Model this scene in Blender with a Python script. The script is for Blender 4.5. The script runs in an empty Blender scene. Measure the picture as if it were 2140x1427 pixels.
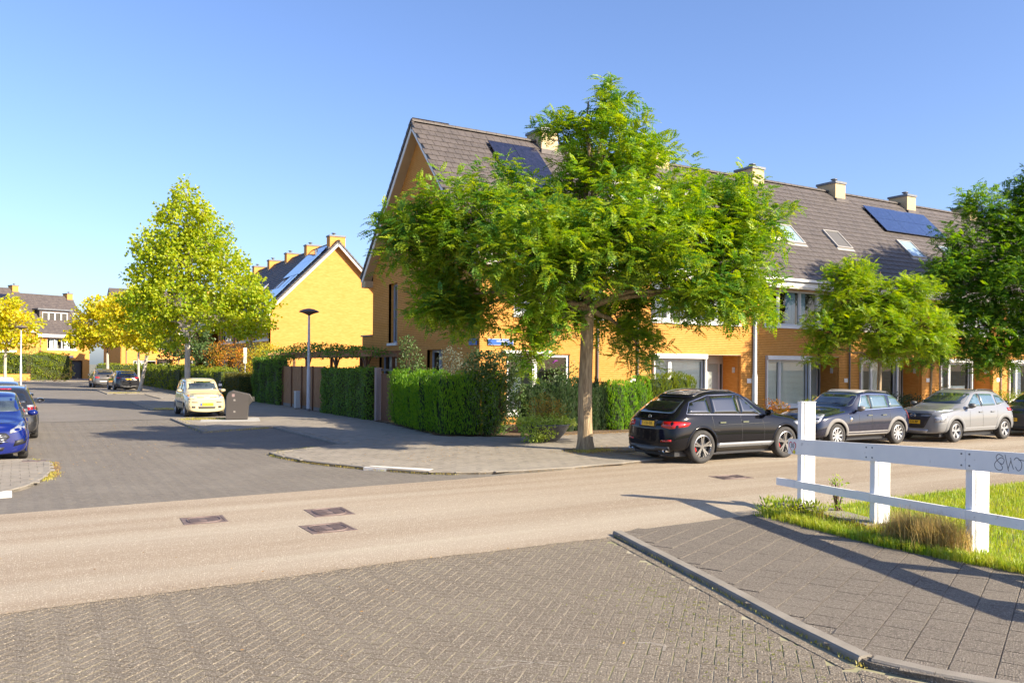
import bpy, bmesh, math, random
import numpy as np
from mathutils import Vector, Matrix
from mathutils.bvhtree import BVHTree
random.seed(7); RNG = np.random.default_rng(11)
SC = bpy.context.scene
R = math.radians
PI = math.pi
# ------------------------------------------------------------------ camera
TH = 0.5548
cam_data = bpy.data.cameras.new('camera'); cam = bpy.data.objects.new('camera', cam_data)
SC.collection.objects.link(cam); SC.camera = cam
cam.location = (0, 0, 2.2)
fwd = Vector((math.sin(TH), math.cos(TH), 0))
qr = fwd.to_track_quat('-Z', 'Y').to_matrix().to_4x4()
cam.matrix_world = Matrix.Translation((0, 0, 2.2)) @ qr @ Matrix.Rotation(0.0077, 4, 'Z')
cam_data.sensor_width = 36; cam_data.lens = 1769.58 * 36 / 2140
cam_data.shift_x = (1070 - 1132.63) / 2140; cam_data.shift_y = (765.25 - 713.5) / 2140
cam_data.clip_start = .1; cam_data.clip_end = 3000
# ------------------------------------------------------------------ world, sun
SUN_EL = R(29.6); SUN_AZ = math.atan2(.523, -.852)      # clockwise from +Y
w = bpy.data.worlds.new('World'); SC.world = w; w.use_nodes = True
nt = w.node_tree; bg = nt.nodes['Background']
sky = nt.nodes.new('ShaderNodeTexSky'); sky.sky_type = 'NISHITA'; sky.sun_disc = False
sky.sun_elevation = SUN_EL; sky.sun_rotation = SUN_AZ; sky.air_density = 1.0; sky.dust_density = 1.4; sky.ozone_density = 3.4
sky.altitude = 0
bg.inputs[1].default_value = 0.095
hs0 = nt.nodes.new('ShaderNodeMix'); hs0.data_type = 'RGBA'; hs0.blend_type = 'MULTIPLY'; hs0.inputs[0].default_value = 1; hs0.inputs[7].default_value = (.83, .845, 1.0, 1)
nt.links.new(sky.outputs[0], hs0.inputs[6]); nt.links.new(hs0.outputs[2], bg.inputs[0])
sd = Vector((.523 * math.cos(SUN_EL), -.852 * math.cos(SUN_EL), math.sin(SUN_EL)))
sun_l = bpy.data.lights.new('sun', 'SUN'); sun_l.energy = 4.3; sun_l.angle = R(.53); sun_l.color = (1, .87, .67)
sun = bpy.data.objects.new('sun', sun_l); SC.collection.objects.link(sun)
sun.rotation_euler = sd.to_track_quat('Z', 'Y').to_euler(); sun.location = (20, -30, 40)
SC.view_settings.view_transform = 'Standard'; SC.view_settings.look = 'None'
SC.view_settings.exposure = 1.45; SC.view_settings.gamma = 1
SC.view_settings.use_curve_mapping = False
SC.cycles.max_bounces = 7; SC.cycles.transparent_max_bounces = 12; SC.cycles.diffuse_bounces = 5
SC.cycles.use_denoising = True
# ------------------------------------------------------------------ materials
def lin(v): return tuple(v) + (1,) if len(v) == 3 else v
MATS = {}
def M(name, c1, c2=None, ns=4.0, rough=.7, metal=0., bump=0., bs=60., coat=0., c3=None, ns3=.6, f3=.6, stretch=None,
      spec=.5, sub=0., emit=None, bstretch=None, hi=.65, lo=.35, speck=None, world=False):
    if name in MATS: return MATS[name]
    m = bpy.data.materials.new(name); m.use_nodes = True; MATS[name] = m
    t = m.node_tree; n = t.nodes; L = t.links.new; b = n['Principled BSDF']
    b.inputs['Base Color'].default_value = lin(c1); b.inputs['Roughness'].default_value = rough
    b.inputs['Metallic'].default_value = metal; b.inputs['Coat Weight'].default_value = coat
    b.inputs['Coat Roughness'].default_value = .03; b.inputs['Specular IOR Level'].default_value = spec
    tc = n.new('ShaderNodeTexCoord')
    co = n.new('ShaderNodeNewGeometry').outputs['Position'] if world else tc.outputs['Object']
    def noise(sc, st=None, det=5):
        x = n.new('ShaderNodeTexNoise'); x.inputs['Scale'].default_value = sc; x.inputs['Detail'].default_value = det
        if st:
            mp = n.new('ShaderNodeMapping'); mp.inputs['Scale'].default_value = st; L(co, mp.inputs[0]); L(mp.outputs[0], x.inputs[0])
        else: L(co, x.inputs[0])
        return x
    def ramp(x, lo, hi):
        r = n.new('ShaderNodeMapRange'); r.inputs[1].default_value = lo; r.inputs[2].default_value = hi; L(x, r.inputs[0]); return r.outputs[0]
    def mix(f, a, bb):
        x = n.new('ShaderNodeMix'); x.data_type = 'RGBA'
        if isinstance(f, float): x.inputs[0].default_value = f
        else: L(f, x.inputs[0])
        for i, v in ((6, a), (7, bb)):
            if isinstance(v, tuple): x.inputs[i].default_value = lin(v)
            else: L(v, x.inputs[i])
        return x.outputs[2]
    col = None
    if c2 is not None:
        col = mix(ramp(noise(ns, stretch).outputs[0], lo, hi), tuple(c1), tuple(c2))
    if c3 is not None:
        r3 = ramp(noise(ns3, stretch, 3).outputs[0], .45, .72)
        mm = n.new('ShaderNodeMath'); mm.operation = 'MULTIPLY'; mm.inputs[1].default_value = f3; L(r3, mm.inputs[0])
        col = mix(mm.outputs[0], col if col is not None else tuple(c1), tuple(c3))
    if speck is not None:
        sc, c4, th = speck
        col = mix(ramp(noise(sc, None, 2).outputs[0], th, th + .06), col if col is not None else tuple(c1), tuple(c4))
    if col is not None: L(col, b.inputs['Base Color'])
    if bump:
        bn = n.new('ShaderNodeBump'); bn.inputs['Strength'].default_value = bump; bn.inputs['Distance'].default_value = .02
        L(noise(bs, bstretch).outputs[0], bn.inputs['Height']); L(bn.outputs[0], b.inputs['Normal'])
    if emit:
        b.inputs['Emission Color'].default_value = lin(emit[0]); b.inputs['Emission Strength'].default_value = emit[1]
    return m
def leafmat(name, c1, c2, c3, ns=1.2, ns3=14., trans=.45, rough=.45):
    """foliage: diffuse + translucent, colour varies by clump and by leaf"""
    if name in MATS: return MATS[name]
    m = bpy.data.materials.new(name); m.use_nodes = True; MATS[name] = m
    t = m.node_tree; n = t.nodes; L = t.links.new; b = n['Principled BSDF']; out = n['Material Output']
    tc = n.new('ShaderNodeTexCoord')
    a = n.new('ShaderNodeTexNoise'); a.inputs['Scale'].default_value = ns; a.inputs['Detail'].default_value = 3; L(tc.outputs['Object'], a.inputs[0])
    c = n.new('ShaderNodeTexNoise'); c.inputs['Scale'].default_value = ns3; c.inputs['Detail'].default_value = 2; L(tc.outputs['Object'], c.inputs[0])
    r1 = n.new('ShaderNodeMapRange'); r1.inputs[1].default_value = .38; r1.inputs[2].default_value = .62; L(a.outputs[0], r1.inputs[0])
    r2 = n.new('ShaderNodeMapRange'); r2.inputs[1].default_value = .42; r2.inputs[2].default_value = .68; L(c.outputs[0], r2.inputs[0])
    x = n.new('ShaderNodeMix'); x.data_type = 'RGBA'; L(r1.outputs[0], x.inputs[0]); x.inputs[6].default_value = lin(c1); x.inputs[7].default_value = lin(c2)
    y = n.new('ShaderNodeMix'); y.data_type = 'RGBA'; L(r2.outputs[0], y.inputs[0]); L(x.outputs[2], y.inputs[6]); y.inputs[7].default_value = lin(c3)
    L(y.outputs[2], b.inputs['Base Color']); b.inputs['Roughness'].default_value = rough; b.inputs['Specular IOR Level'].default_value = .4
    tr = n.new('ShaderNodeBsdfTranslucent'); hs = n.new('ShaderNodeHueSaturation'); hs.inputs['Hue'].default_value = .485; hs.inputs['Saturation'].default_value = 1.1; hs.inputs['Value'].default_value = 1.7
    L(y.outputs[2], hs.inputs['Color']); L(hs.outputs[0], tr.inputs[0])
    mx = n.new('ShaderNodeMixShader'); mx.inputs[0].default_value = trans; L(b.outputs[0], mx.inputs[1]); L(tr.outputs[0], mx.inputs[2]); L(mx.outputs[0], out.inputs[0])
    return m
def glassmat(name, tint=(.90, .94, .93), dark=.0):
    if name in MATS: return MATS[name]
    m = bpy.data.materials.new(name); m.use_nodes = True; MATS[name] = m
    t = m.node_tree; n = t.nodes; L = t.links.new; out = n['Material Output']; n.remove(n['Principled BSDF'])
    g = n.new('ShaderNodeBsdfGlossy'); g.inputs['Roughness'].default_value = .01; g.inputs[0].default_value = (1, 1, 1, 1)
    tr = n.new('ShaderNodeBsdfTransparent'); tr.inputs[0].default_value = lin(tint)
    fr = n.new('ShaderNodeFresnel'); fr.inputs[0].default_value = 1.5
    mx = n.new('ShaderNodeMixShader'); L(fr.outputs[0], mx.inputs[0]); L(tr.outputs[0], mx.inputs[1]); L(g.outputs[0], mx.inputs[2]); L(mx.outputs[0], out.inputs[0])
    return m
brick = M('yellow_brick', (.56, .25, .045), (.66, .32, .08), ns=5, stretch=(1, 1, 5), rough=.85, c3=(.52, .20, .018), ns3=.5, f3=.5, bump=.25, bs=70)
mortar = M('brown_mortar', (.23, .09, .014), (.28, .115, .02), ns=20, rough=.95)
brick_far = M('yellow_brick_far', (.57, .25, .045), (.66, .32, .08), ns=3.5, stretch=(1, 1, 7), rough=.85, c3=(.52, .22, .035), ns3=1.3, f3=.5)
tile_m = M('roof_tile_clay', (.068, .057, .053), (.096, .08, .073), ns=2.3, rough=.62, c3=(.16, .135, .10), ns3=18, f3=.35, bump=.15, bs=90, world=True)
tile_far = M('roof_tile_dark', (.075, .062, .06), (.11, .09, .08), ns=2.5, rough=.65)
white_m = M('white_paint', (.78, .77, .74), (.7, .69, .66), ns=3, rough=.45)
offwhite = M('offwhite_board', (.62, .58, .5), (.55, .51, .44), ns=2, rough=.55)
tan_m = M('tan_soffit', (.50, .37, .22), (.45, .33, .19), ns=1.5, rough=.6)
cream_brick = M('cream_chimney', (.50, .37, .2), (.56, .42, .24), ns=7, stretch=(1, 1, 8), rough=.8)
frame_m = M('window_frame', (.55, .56, .57), (.5, .51, .52), ns=4, rough=.35)
frame_dk = M('anthracite_frame', (.06, .065, .07), rough=.4)
alu_m = M('brushed_aluminium', (.5, .5, .5), (.42, .42, .42), ns=8, rough=.4, metal=.7)
glass_m = glassmat('window_glass')
curtain_m = M('white_curtain', (.75, .76, .74), (.6, .62, .62), ns=6, stretch=(6, 6, .2), rough=.9)
curtain_b = M('blue_curtain', (.32, .5, .58), (.22, .38, .47), ns=7, stretch=(8, 8, .1), rough=.9)
blind_m = M('blind_slat', (.84, .86, .80), rough=.6)
room_m = M('room_interior', (.13, .12, .11), (.2, .17, .14), ns=.7, rough=.9)
solar_m = M('solar_cell', (.012, .014, .03), (.02, .022, .045), ns=6, rough=.12, coat=.3)
solar_b = M('solar_cell_blue', (.02, .035, .10), (.03, .05, .13), ns=6, rough=.1, coat=.5)
black_m = M('black_plastic', (.02, .02, .022), rough=.5)
rubber = M('tyre_rubber', (.028, .027, .026), (.05, .046, .042), ns=8, rough=.85)
zinc_m = M('zinc', (.17, .175, .185), (.13, .135, .145), ns=5, rough=.5, metal=.3)
wood_m = M('fence_wood', (.27, .13, .055), (.42, .23, .11), ns=5, stretch=(6, 6, .6), rough=.8, bump=.3, bs=30, bstretch=(6, 6, .4), world=True)
wood_dk = M('gate_wood', (.11, .045, .016), (.16, .07, .028), ns=5, stretch=(6, 6, .5), rough=.7)
wood_gy = M('grey_post_wood', (.26, .2, .19), (.34, .27, .24), ns=5, stretch=(5, 5, .5), rough=.85)
bark_m = M('bark', (.40, .30, .18), (.20, .14, .08), ns=7, stretch=(3, 3, .45), rough=.95, bump=1.2, bs=13, bstretch=(2.2, 2.2, .3))
bark_pale = M('pale_bark', (.56, .50, .40), (.42, .36, .28), ns=4, stretch=(1, 1, .6), rough=.9, bump=.4, bs=20)
twig_m = M('twig', (.10, .065, .035), rough=.9)
asphalt = M('sandy_asphalt', (.27, .205, .137), (.34, .27, .19), ns=1.3, stretch=(.08, 1.3, 1), rough=.9, c3=(.42, .36, .27), ns3=.62, f3=.85, bump=.8, bs=90, speck=(60, (.58, .5, .38), .60))
street_brick = M('street_brick', (.135, .118, .095), (.17, .148, .12), ns=9, rough=.85, c3=(.20, .178, .145), ns3=.7, f3=.6, bump=.5, bs=140, speck=(120, (.3, .28, .25), .66), world=True)
joint_sand = M('joint_sand', (.40, .35, .25), (.32, .28, .2), ns=12, rough=1, c3=(.17, .19, .03), ns3=1.1, f3=.8)
street_far = M('street_brick_far', (.14, .122, .10), (.175, .155, .128), ns=6, rough=.9, c3=(.205, .18, .15), ns3=.35, f3=.6, bump=.3, bs=60, speck=(40, (.24, .22, .19), .62))
fore_brick = M('foreground_brick', (.145, .122, .092), (.22, .185, .142), ns=45, lo=.42, hi=.58, rough=.9, c3=(.25, .215, .165), ns3=1.1, f3=.5, bump=1.0, bs=75, speck=(70, (.46, .4, .31), .60), spec=.2, world=True)
slab_m = M('concrete_tile', (.215, .188, .148), (.27, .235, .188), ns=3.5, rough=.9, c3=(.32, .285, .23), ns3=.8, f3=.5, bump=.4, bs=150, world=True)
slab_dk = M('dark_paving_tile', (.135, .115, .092), (.20, .172, .138), ns=35, lo=.42, hi=.58, rough=.9, c3=(.22, .19, .15), ns3=1.2, f3=.5, bump=1.0, bs=75, speck=(75, (.40, .35, .28), .61), spec=.2, world=True)
kerb_m = M('kerb_concrete', (.21, .185, .148), (.27, .24, .195), ns=4, rough=.9, bump=.5, bs=120, world=True)
white_tile = M('white_block', (.72, .7, .66), (.6, .58, .54), ns=6, rough=.8, world=True)
soil_m = M('soil', (.10, .065, .035), (.17, .11, .06), ns=10, rough=1, bump=.6, bs=40)
lawn_m = M('lawn_soil', (.10, .12, .03), (.16, .16, .05), ns=3, rough=1)
ground_m = M('ground_far', (.14, .135, .09), (.2, .19, .13), ns=.05, rough=1)
sign_blue = M('sign_blue', (.01, .09, .42), rough=.35)
lamp_grey = M('lamp_pole', (.55, .56, .58), (.47, .48, .5), ns=3, rough=.4)
lamp_head = M('lamp_head', (.12, .09, .075), rough=.5)
bin_m = M('bin_grey', (.042, .037, .032), (.06, .053, .046), ns=2, rough=.5)
iron_m = M('cast_iron', (.135, .095, .08), (.19, .14, .12), ns=9, rough=.65, metal=.2)
# foliage
LF_main = leafmat('locust_leaf', (.055, .18, .035), (.17, .31, .025), (.36, .43, .025), ns=.75, ns3=3.5, trans=.42)
LF_right = leafmat('locust_leaf_dark', (.045, .16, .028), (.10, .23, .022), (.22, .34, .026), ns=.8, ns3=5)
LF_young = leafmat('young_locust_leaf', (.11, .25, .02), (.22, .35, .022), (.36, .43, .025), ns=.9, ns3=6)
LF_plane = leafmat('lime_leaf', (.20, .33, .018), (.34, .43, .018), (.50, .50, .022), ns=.5, ns3=4, trans=.45)
LF_yellow = leafmat('yellow_leaf', (.34, .44, .016), (.56, .54, .016), (.64, .48, .018), ns=.5, ns3=5, trans=.45)
LF_conifer = leafmat('conifer_spray', (.085, .23, .018), (.14, .31, .02), (.25, .42, .02), ns=1.5, ns3=12, trans=.35)
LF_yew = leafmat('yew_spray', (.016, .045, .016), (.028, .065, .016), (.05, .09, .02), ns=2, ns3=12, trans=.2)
LF_ivy = leafmat('ivy_leaf', (.06, .15, .018), (.10, .21, .022), (.16, .27, .025), ns=2, ns3=16, trans=.3)
LF_hedge = leafmat('hedge_leaf', (.12, .20, .014), (.20, .27, .018), (.30, .31, .02), ns=.8, ns3=9, trans=.35)
LF_lime = leafmat('golden_leaf', (.38, .38, .015), (.45, .42, .018), (.5, .44, .02), ns=1.5, ns3=9, trans=.35)
LF_orange = leafmat('orange_leaf', (.26, .28, .016), (.55, .24, .014), (.62, .2, .016), ns=.9, ns3=6, trans=.35)
LF_var = leafmat('variegated_leaf', (.28, .42, .03), (.34, .42, .05), (.50, .54, .16), ns=2, ns3=16, trans=.3)
LF_grey = leafmat('grey_green_leaf', (.035, .085, .018), (.06, .12, .025), (.17, .24, .08), ns=2, ns3=14, trans=.3)
LF_brown = leafmat('rusty_leaf', (.26, .19, .03), (.38, .20, .03), (.18, .2, .02), ns=2, ns3=12, trans=.3)
LF_grass = leafmat('grass_blade', (.20, .33, .02), (.30, .38, .025), (.40, .40, .06), ns=.8, ns3=9, trans=.3)
LF_dry = leafmat('dry_grass', (.45, .33, .12), (.52, .40, .17), (.28, .24, .06), ns=2, ns3=20, trans=.3)
# ------------------------------------------------------------------ object helpers
COL = SC.collection
def tag(o, label=None, cat=None, group=None, kind=None):
    if label: o['label'] = label
    if cat: o['category'] = cat
    if group: o['group'] = group
    if kind: o['kind'] = kind
    return o
def empty(name, loc=(0, 0, 0), rz=0., label=None, cat=None, group=None):
    o = bpy.data.objects.new(name, None); COL.objects.link(o); o.location = loc; o.rotation_euler = (0, 0, rz)
    o.empty_display_size = .2
    return tag(o, label, cat, group)
def link(name, me, parent=None, loc=None, kind=None):
    o = bpy.data.objects.new(name, me); COL.objects.link(o)
    if parent is not None: o.parent = parent
    if loc: o.location = loc
    if kind: o['kind'] = kind
    return o
def copy_tree(o, parent=None):
    c = o.copy(); COL.objects.link(c); c.parent = parent
    for ch in o.children: copy_tree(ch, c)
    return c
class MB:
    def __init__(s): s.v = []; s.f = []; s.mi = []; s.m = 0
    def add(s, vs, fs):
        k = len(s.v); s.v.extend([tuple(p) for p in vs]); s.f.extend([tuple(i + k for i in f) for f in fs]); s.mi.extend([s.m] * len(fs)); return s
    def box(s, x0, x1, y0, y1, z0, z1, rz=0, org=(0, 0)):
        vs = [(x, y, z) for z in (z0, z1) for y in (y0, y1) for x in (x0, x1)]
        if rz:
            c, n = math.cos(rz), math.sin(rz); vs = [(org[0] + (x - org[0]) * c - (y - org[1]) * n, org[1] + (x - org[0]) * n + (y - org[1]) * c, z) for x, y, z in vs]
        return s.add(vs, [(0, 2, 3, 1), (4, 5, 7, 6), (0, 1, 5, 4), (2, 6, 7, 3), (0, 4, 6, 2), (1, 3, 7, 5)])
    def quad(s, *p): return s.add(p, [tuple(range(len(p)))])
    def prism(s, poly, z0, z1, cap=True):
        n = len(poly); vs = [(x, y, z0) for x, y in poly] + [(x, y, z1) for x, y in poly]
        fs = [(i, (i + 1) % n, n + (i + 1) % n, n + i) for i in range(n)]
        if cap: fs += [tuple(range(n, 2 * n)), tuple(range(n - 1, -1, -1))]
        return s.add(vs, fs)
    def slab(s, poly3, off):      # polygon in 3D extruded by vector off
        n = len(poly3); o = Vector(off); vs = [tuple(p) for p in poly3] + [tuple(Vector(p) + o) for p in poly3]
        return s.add(vs, [tuple(range(n)), tuple(range(2 * n - 1, n - 1, -1))] + [(i, n + i, n + (i + 1) % n, (i + 1) % n) for i in range(n)])
    def tube(s, pts, rad, seg=8, cap=True):
        k = len(s.v); n = len(pts); P = [Vector(p) for p in pts]
        rad = rad if isinstance(rad, (list, tuple)) else [rad] * n
        up = Vector((0, 0, 1))
        for i, p in enumerate(P):
            d = (P[min(i + 1, n - 1)] - P[max(i - 1, 0)]).normalized()
            a = d.cross(up)
            if a.length < .05: a = d.cross(Vector((1, 0, 0)))
            a.normalize(); b = a.cross(d)
            for j in range(seg):
                t = 2 * PI * j / seg; s.v.append(tuple(p + (a * math.cos(t) + b * math.sin(t)) * rad[i]))
        for i in range(n - 1):
            for j in range(seg):
                s.f.append((k + i * seg + j, k + i * seg + (j + 1) % seg, k + (i + 1) * seg + (j + 1) % seg, k + (i + 1) * seg + j)); s.mi.append(s.m)
        if cap:
            s.f.append(tuple(k + j for j in range(seg - 1, -1, -1))); s.mi.append(s.m)
            s.f.append(tuple(k + (n - 1) * seg + j for j in range(seg))); s.mi.append(s.m)
        return s
    def lathe(s, prof, seg=24, org=(0, 0, 0), axis='z'):
        k = len(s.v); n = len(prof)
        for r, h in prof:
            for j in range(seg):
                t = 2 * PI * j / seg; a, b = r * math.cos(t), r * math.sin(t)
                p = (a, b, h) if axis == 'z' else (a, h, b)
                s.v.append((p[0] + org[0], p[1] + org[1], p[2] + org[2]))
        for i in range(n - 1):
            for j in range(seg):
                q = (k + i * seg + j, k + i * seg + (j + 1) % seg, k + (i + 1) * seg + (j + 1) % seg, k + (i + 1) * seg + j)
                s.f.append(q if axis == 'z' else q[::-1]); s.mi.append(s.m)
        return s
    def mesh(s, name, mats, smooth=False):
        me = bpy.data.meshes.new(name); me.from_pydata(s.v, [], s.f)
        mats = mats if isinstance(mats, (list, tuple)) else [mats]
        for m in mats: me.materials.append(m)
        if len(mats) > 1: me.polygons.foreach_set('material_index', s.mi)
        if smooth: me.polygons.foreach_set('use_smooth', [True] * len(s.f))
        me.update(); return me
    def build(s, name, mats, parent=None, smooth=False, kind=None, loc=None):
        return link(name, s.mesh(name, mats, smooth), parent, loc, kind)
def npmesh(name, V, F4, mat, smooth=False):
    """mesh from numpy verts (n,3) and quads (m,4)"""
    me = bpy.data.meshes.new(name); V = np.asarray(V, np.float32); F4 = np.asarray(F4, np.int32)
    me.vertices.add(len(V)); me.vertices.foreach_set('co', V.ravel())
    me.loops.add(F4.size); me.loops.foreach_set('vertex_index', F4.ravel())
    k = F4.shape[1]
    me.polygons.add(len(F4)); me.polygons.foreach_set('loop_start', np.arange(len(F4), dtype=np.int32) * k)
    me.polygons.foreach_set('loop_total', np.full(len(F4), k, np.int32))
    for m in (mat if isinstance(mat, (list, tuple)) else [mat]): me.materials.append(m)
    me.polygons.foreach_set('use_smooth', np.full(len(F4), bool(smooth)))
    me.update(calc_edges=True); me.validate(); return me
def boxes_np(B):
    """B: (n,6) x0,x1,y0,y1,z0,z1 -> verts, quads"""
    B = np.asarray(B, float); n = len(B); idx = [(0, 2, 4), (1, 2, 4), (1, 3, 4), (0, 3, 4), (0, 2, 5), (1, 2, 5), (1, 3, 5), (0, 3, 5)]
    V = np.stack([B[:, list(i)] for i in idx], 1).reshape(-1, 3)
    q = np.array([(4, 5, 6, 7), (3, 2, 1, 0), (0, 1, 5, 4), (1, 2, 6, 5), (2, 3, 7, 6), (3, 0, 4, 7)])
    return V, (np.arange(n)[:, None, None] * 8 + q[None]).reshape(-1, 4)
def text(body, size, parent, loc, rot, mat, name='lettering', ext=.0015, align='CENTER', label=None):
    cu = bpy.data.curves.new(name, 'FONT'); cu.body = body; cu.size = size; cu.extrude = ext; cu.align_x = align; cu.align_y = 'CENTER'
    cu.materials.append(mat); cu.resolution_u = 2
    t = bpy.data.objects.new('tmp', cu); COL.objects.link(t); me = bpy.data.meshes.new_from_object(t.evaluated_get(bpy.context.evaluated_depsgraph_get())); bpy.data.objects.remove(t)
    o = bpy.data.objects.new(name, me); COL.objects.link(o); o.parent = parent; o.location = loc; o.rotation_euler = rot
    if label: o['label'] = label
    return o
def inpoly(px, py, poly):
    px = np.asarray(px); py = np.asarray(py); c = np.zeros(px.shape, bool); n = len(poly)
    for i in range(n):
        x0, y0 = poly[i]; x1, y1 = poly[(i + 1) % n]
        if y0 == y1: continue
        k = ((y0 > py) != (y1 > py)) & (px < (x1 - x0) * (py - y0) / (y1 - y0) + x0); c ^= k
    return c
def polyline_len(P, step):
    """resample a polyline into pieces of about step: list of (x,y)"""
    P = [Vector(p) for p in P]; out = [P[0]]
    for a, b in zip(P[:-1], P[1:]):
        n = max(1, round((b - a).length / step))
        for i in range(1, n + 1): out.append(a.lerp(b, i / n))
    return out
def unit(a): return a / np.maximum(np.linalg.norm(a, axis=-1, keepdims=True), 1e-9)
def leaves(P, D, N, ln, wd):
    """rhombic leaves at P pointing along D with normal about N"""
    P = np.asarray(P, float); D = unit(np.asarray(D, float)); S = unit(np.cross(D, N)); n = len(P)
    ln = np.broadcast_to(np.asarray(ln, float), (n,))[:, None]; wd = np.broadcast_to(np.asarray(wd, float), (n,))[:, None]
    fold = unit(np.cross(S, D)) * wd * .25
    V = np.stack([P, P + D * ln * .45 + S * wd * .5 + fold, P + D * ln, P + D * ln * .45 - S * wd * .5 + fold], 1).reshape(-1, 3)
    return V, np.arange(n * 4).reshape(n, 4)
def rnd_dirs(n):
    return unit(RNG.normal(size=(n, 3)))
# ------------------------------------------------------------------ ground
def sheet(name, poly, z, mat, kind='structure', parent=None):
    mb = MB(); mb.quad(*[(x, y, z) for x, y in poly]); return mb.build(name, mat, parent, kind=kind)
sheet('ground', [(-700, -500), (900, -500), (900, 1200), (-700, 1200)], -.03, ground_m)
_r = random.Random(4)
EDGE = [(-200, 8.75)] + [(x, 8.75 + .12 * max(0, 1 - abs(x - 4) / 4) - .02 * (x > 6) + .02 * math.sin(x * 2.3) + _r.uniform(-.012, .012)) for x in np.arange(-9, 9.2, .09)]
road = sheet('road', EDGE + [(200, 8.95), (200, 17.4), (12.95, 17.4), (12.9, 15.36), (10.79, 15.1), (7.16, 14.74), (5.17, 14.7), (-.2, 14.48), (-40, 14.0), (-200, 12.0)], .0065, asphalt)
FORE = [(-12, -2), (7.4, -2), (6.6, 1.6), (5.62, 3.5), (5.3, 4.05), (5.54, 5.0), (5.88, 6.17), (6.6, 8.95), (-12, 9.0)]
fore = sheet('near_road', FORE, -.002, joint_sand)
STREET = [(-3.6, 14.2), (11.5, 14.6), (9, 15.2), (7.5, 15.6), (7.5, 36), (-3.6, 36)]
street = sheet('side_street', [(-3.6, 14.0), (11.5, 14.4), (11.5, 15.5), (7.9, 16), (7.9, 36), (-3.6, 36)], -.002, M('street_joint', (.19, .175, .15), (.15, .14, .12), ns=9, rough=1))
sheet('far_street', [(-3.6, 36), (8.2, 36), (8.2, 104), (40, 104), (40, 114), (-30, 114), (-30, 104), (-3.6, 104)], .008, street_far)
BL, BW = .204, .102
def brick_mesh(l, w, h, mat, bev=.006, g=.003):
    a, b = l / 2 - g, w / 2 - g; m = MB()
    vs = [(-a, -b, 0), (a, -b, 0), (a, b, 0), (-a, b, 0), (-a, -b, h - bev), (a, -b, h - bev), (a, b, h - bev), (-a, b, h - bev),
          (-a + bev, -b + bev, h), (a - bev, -b + bev, h), (a - bev, b - bev, h), (-a + bev, b - bev, h)]
    fs = [(0, 1, 5, 4), (1, 2, 6, 5), (2, 3, 7, 6), (3, 0, 4, 7), (4, 5, 9, 8), (5, 6, 10, 9), (6, 7, 11, 10), (7, 4, 8, 11), (8, 9, 10, 11)]
    m.add(vs, fs); return m.mesh('paver', mat)
def place_pieces(name, items, base, mat, parent, z, n_ind=300, zj=.0015, tilt=.004):
    """items: list of (x, y, rot), nearest to the lens first get an object of their own, the others one joined mesh"""
    items = sorted(items, key=lambda t: math.hypot(t[0], t[1]))
    bv = np.array([v.co for v in base.vertices]); bf = np.array([list(p.vertices) for p in base.polygons]); ok = 0; rest = []
    vis = []
    for it in items:
        x, y, r = it; f = x * math.sin(TH) + y * math.cos(TH); s = x * math.cos(TH) - y * math.sin(TH)
        if ok < n_ind and f > 5.7 and -.66 * f < s < .59 * f: vis.append(it); ok += 1
        else: rest.append(it)
    for x, y, r in vis:
        o = bpy.data.objects.new(name, base); COL.objects.link(o); o.parent = parent
        o.location = (x, y, z + random.uniform(-zj, zj)); o.rotation_euler = (random.uniform(-tilt, tilt), random.uniform(-tilt, tilt), r + random.uniform(-.006, .006))
    if rest:
        A = np.array(rest); c, s = np.cos(A[:, 2])[:, None], np.sin(A[:, 2])[:, None]
        V = np.empty((len(A), len(bv), 3)); V[:, :, 0] = A[:, :1] + bv[None, :, 0] * c - bv[None, :, 1] * s
        V[:, :, 1] = A[:, 1:2] + bv[None, :, 0] * s + bv[None, :, 1] * c
        V[:, :, 2] = bv[None, :, 2] + z + RNG.uniform(-zj, zj, (len(A), 1)) + bv[None, :, 0] * RNG.uniform(-tilt, tilt, (len(A), 1)) + bv[None, :, 1] * RNG.uniform(-tilt, tilt, (len(A), 1))
        F = (np.arange(len(A))[:, None, None] * len(bv) + bf[None]).reshape(-1, 4)
        link(name, npmesh(name, V.reshape(-1, 3), F, mat), parent, kind='stuff')
def herring(poly, ang, org=(0, 0)):
    xs = [p[0] for p in poly]; ys = [p[1] for p in poly]; Rr = int(math.hypot(max(xs) - min(xs), max(ys) - min(ys)) / BW) + 3
    cx, cy = (max(xs) + min(xs)) / 2, (max(ys) + min(ys)) / 2; h = Rr // 2 + 2
    I, J = np.meshgrid(np.arange(-h, h), np.arange(-h, h), indexing='ij'); k = (I - J) % 4
    out = []
    for kk, (ox, oy), r in ((0, (1., .5), 0), (3, (.5, 1.), PI / 2)):
        m = k == kk; x = (I[m] + ox) * BW; y = (J[m] + oy) * BW; c, s = math.cos(ang), math.sin(ang)
        X = cx + x * c - y * s; Y = cy + x * s + y * c; q = inpoly(X, Y, poly)
        out += [(a, b, ang + r) for a, b in zip(X[q], Y[q])]
    return out
bm_fore = brick_mesh(BL, BW, .005, fore_brick, .0015, .005); bm_street = brick_mesh(BL, BW, .004, street_brick, .001, .003)
FI = [(-11, -1), (7.25, -1), (6.47, 1.5), (5.48, 3.47), (5.17, 4.05), (5.41, 5.02), (5.75, 6.2), (6.48, 9.0), (-11, 9.0)]
items = [t for t in herring(FI, R(45)) if t[0] * .527 + t[1] * .85 > 2.5]
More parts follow.
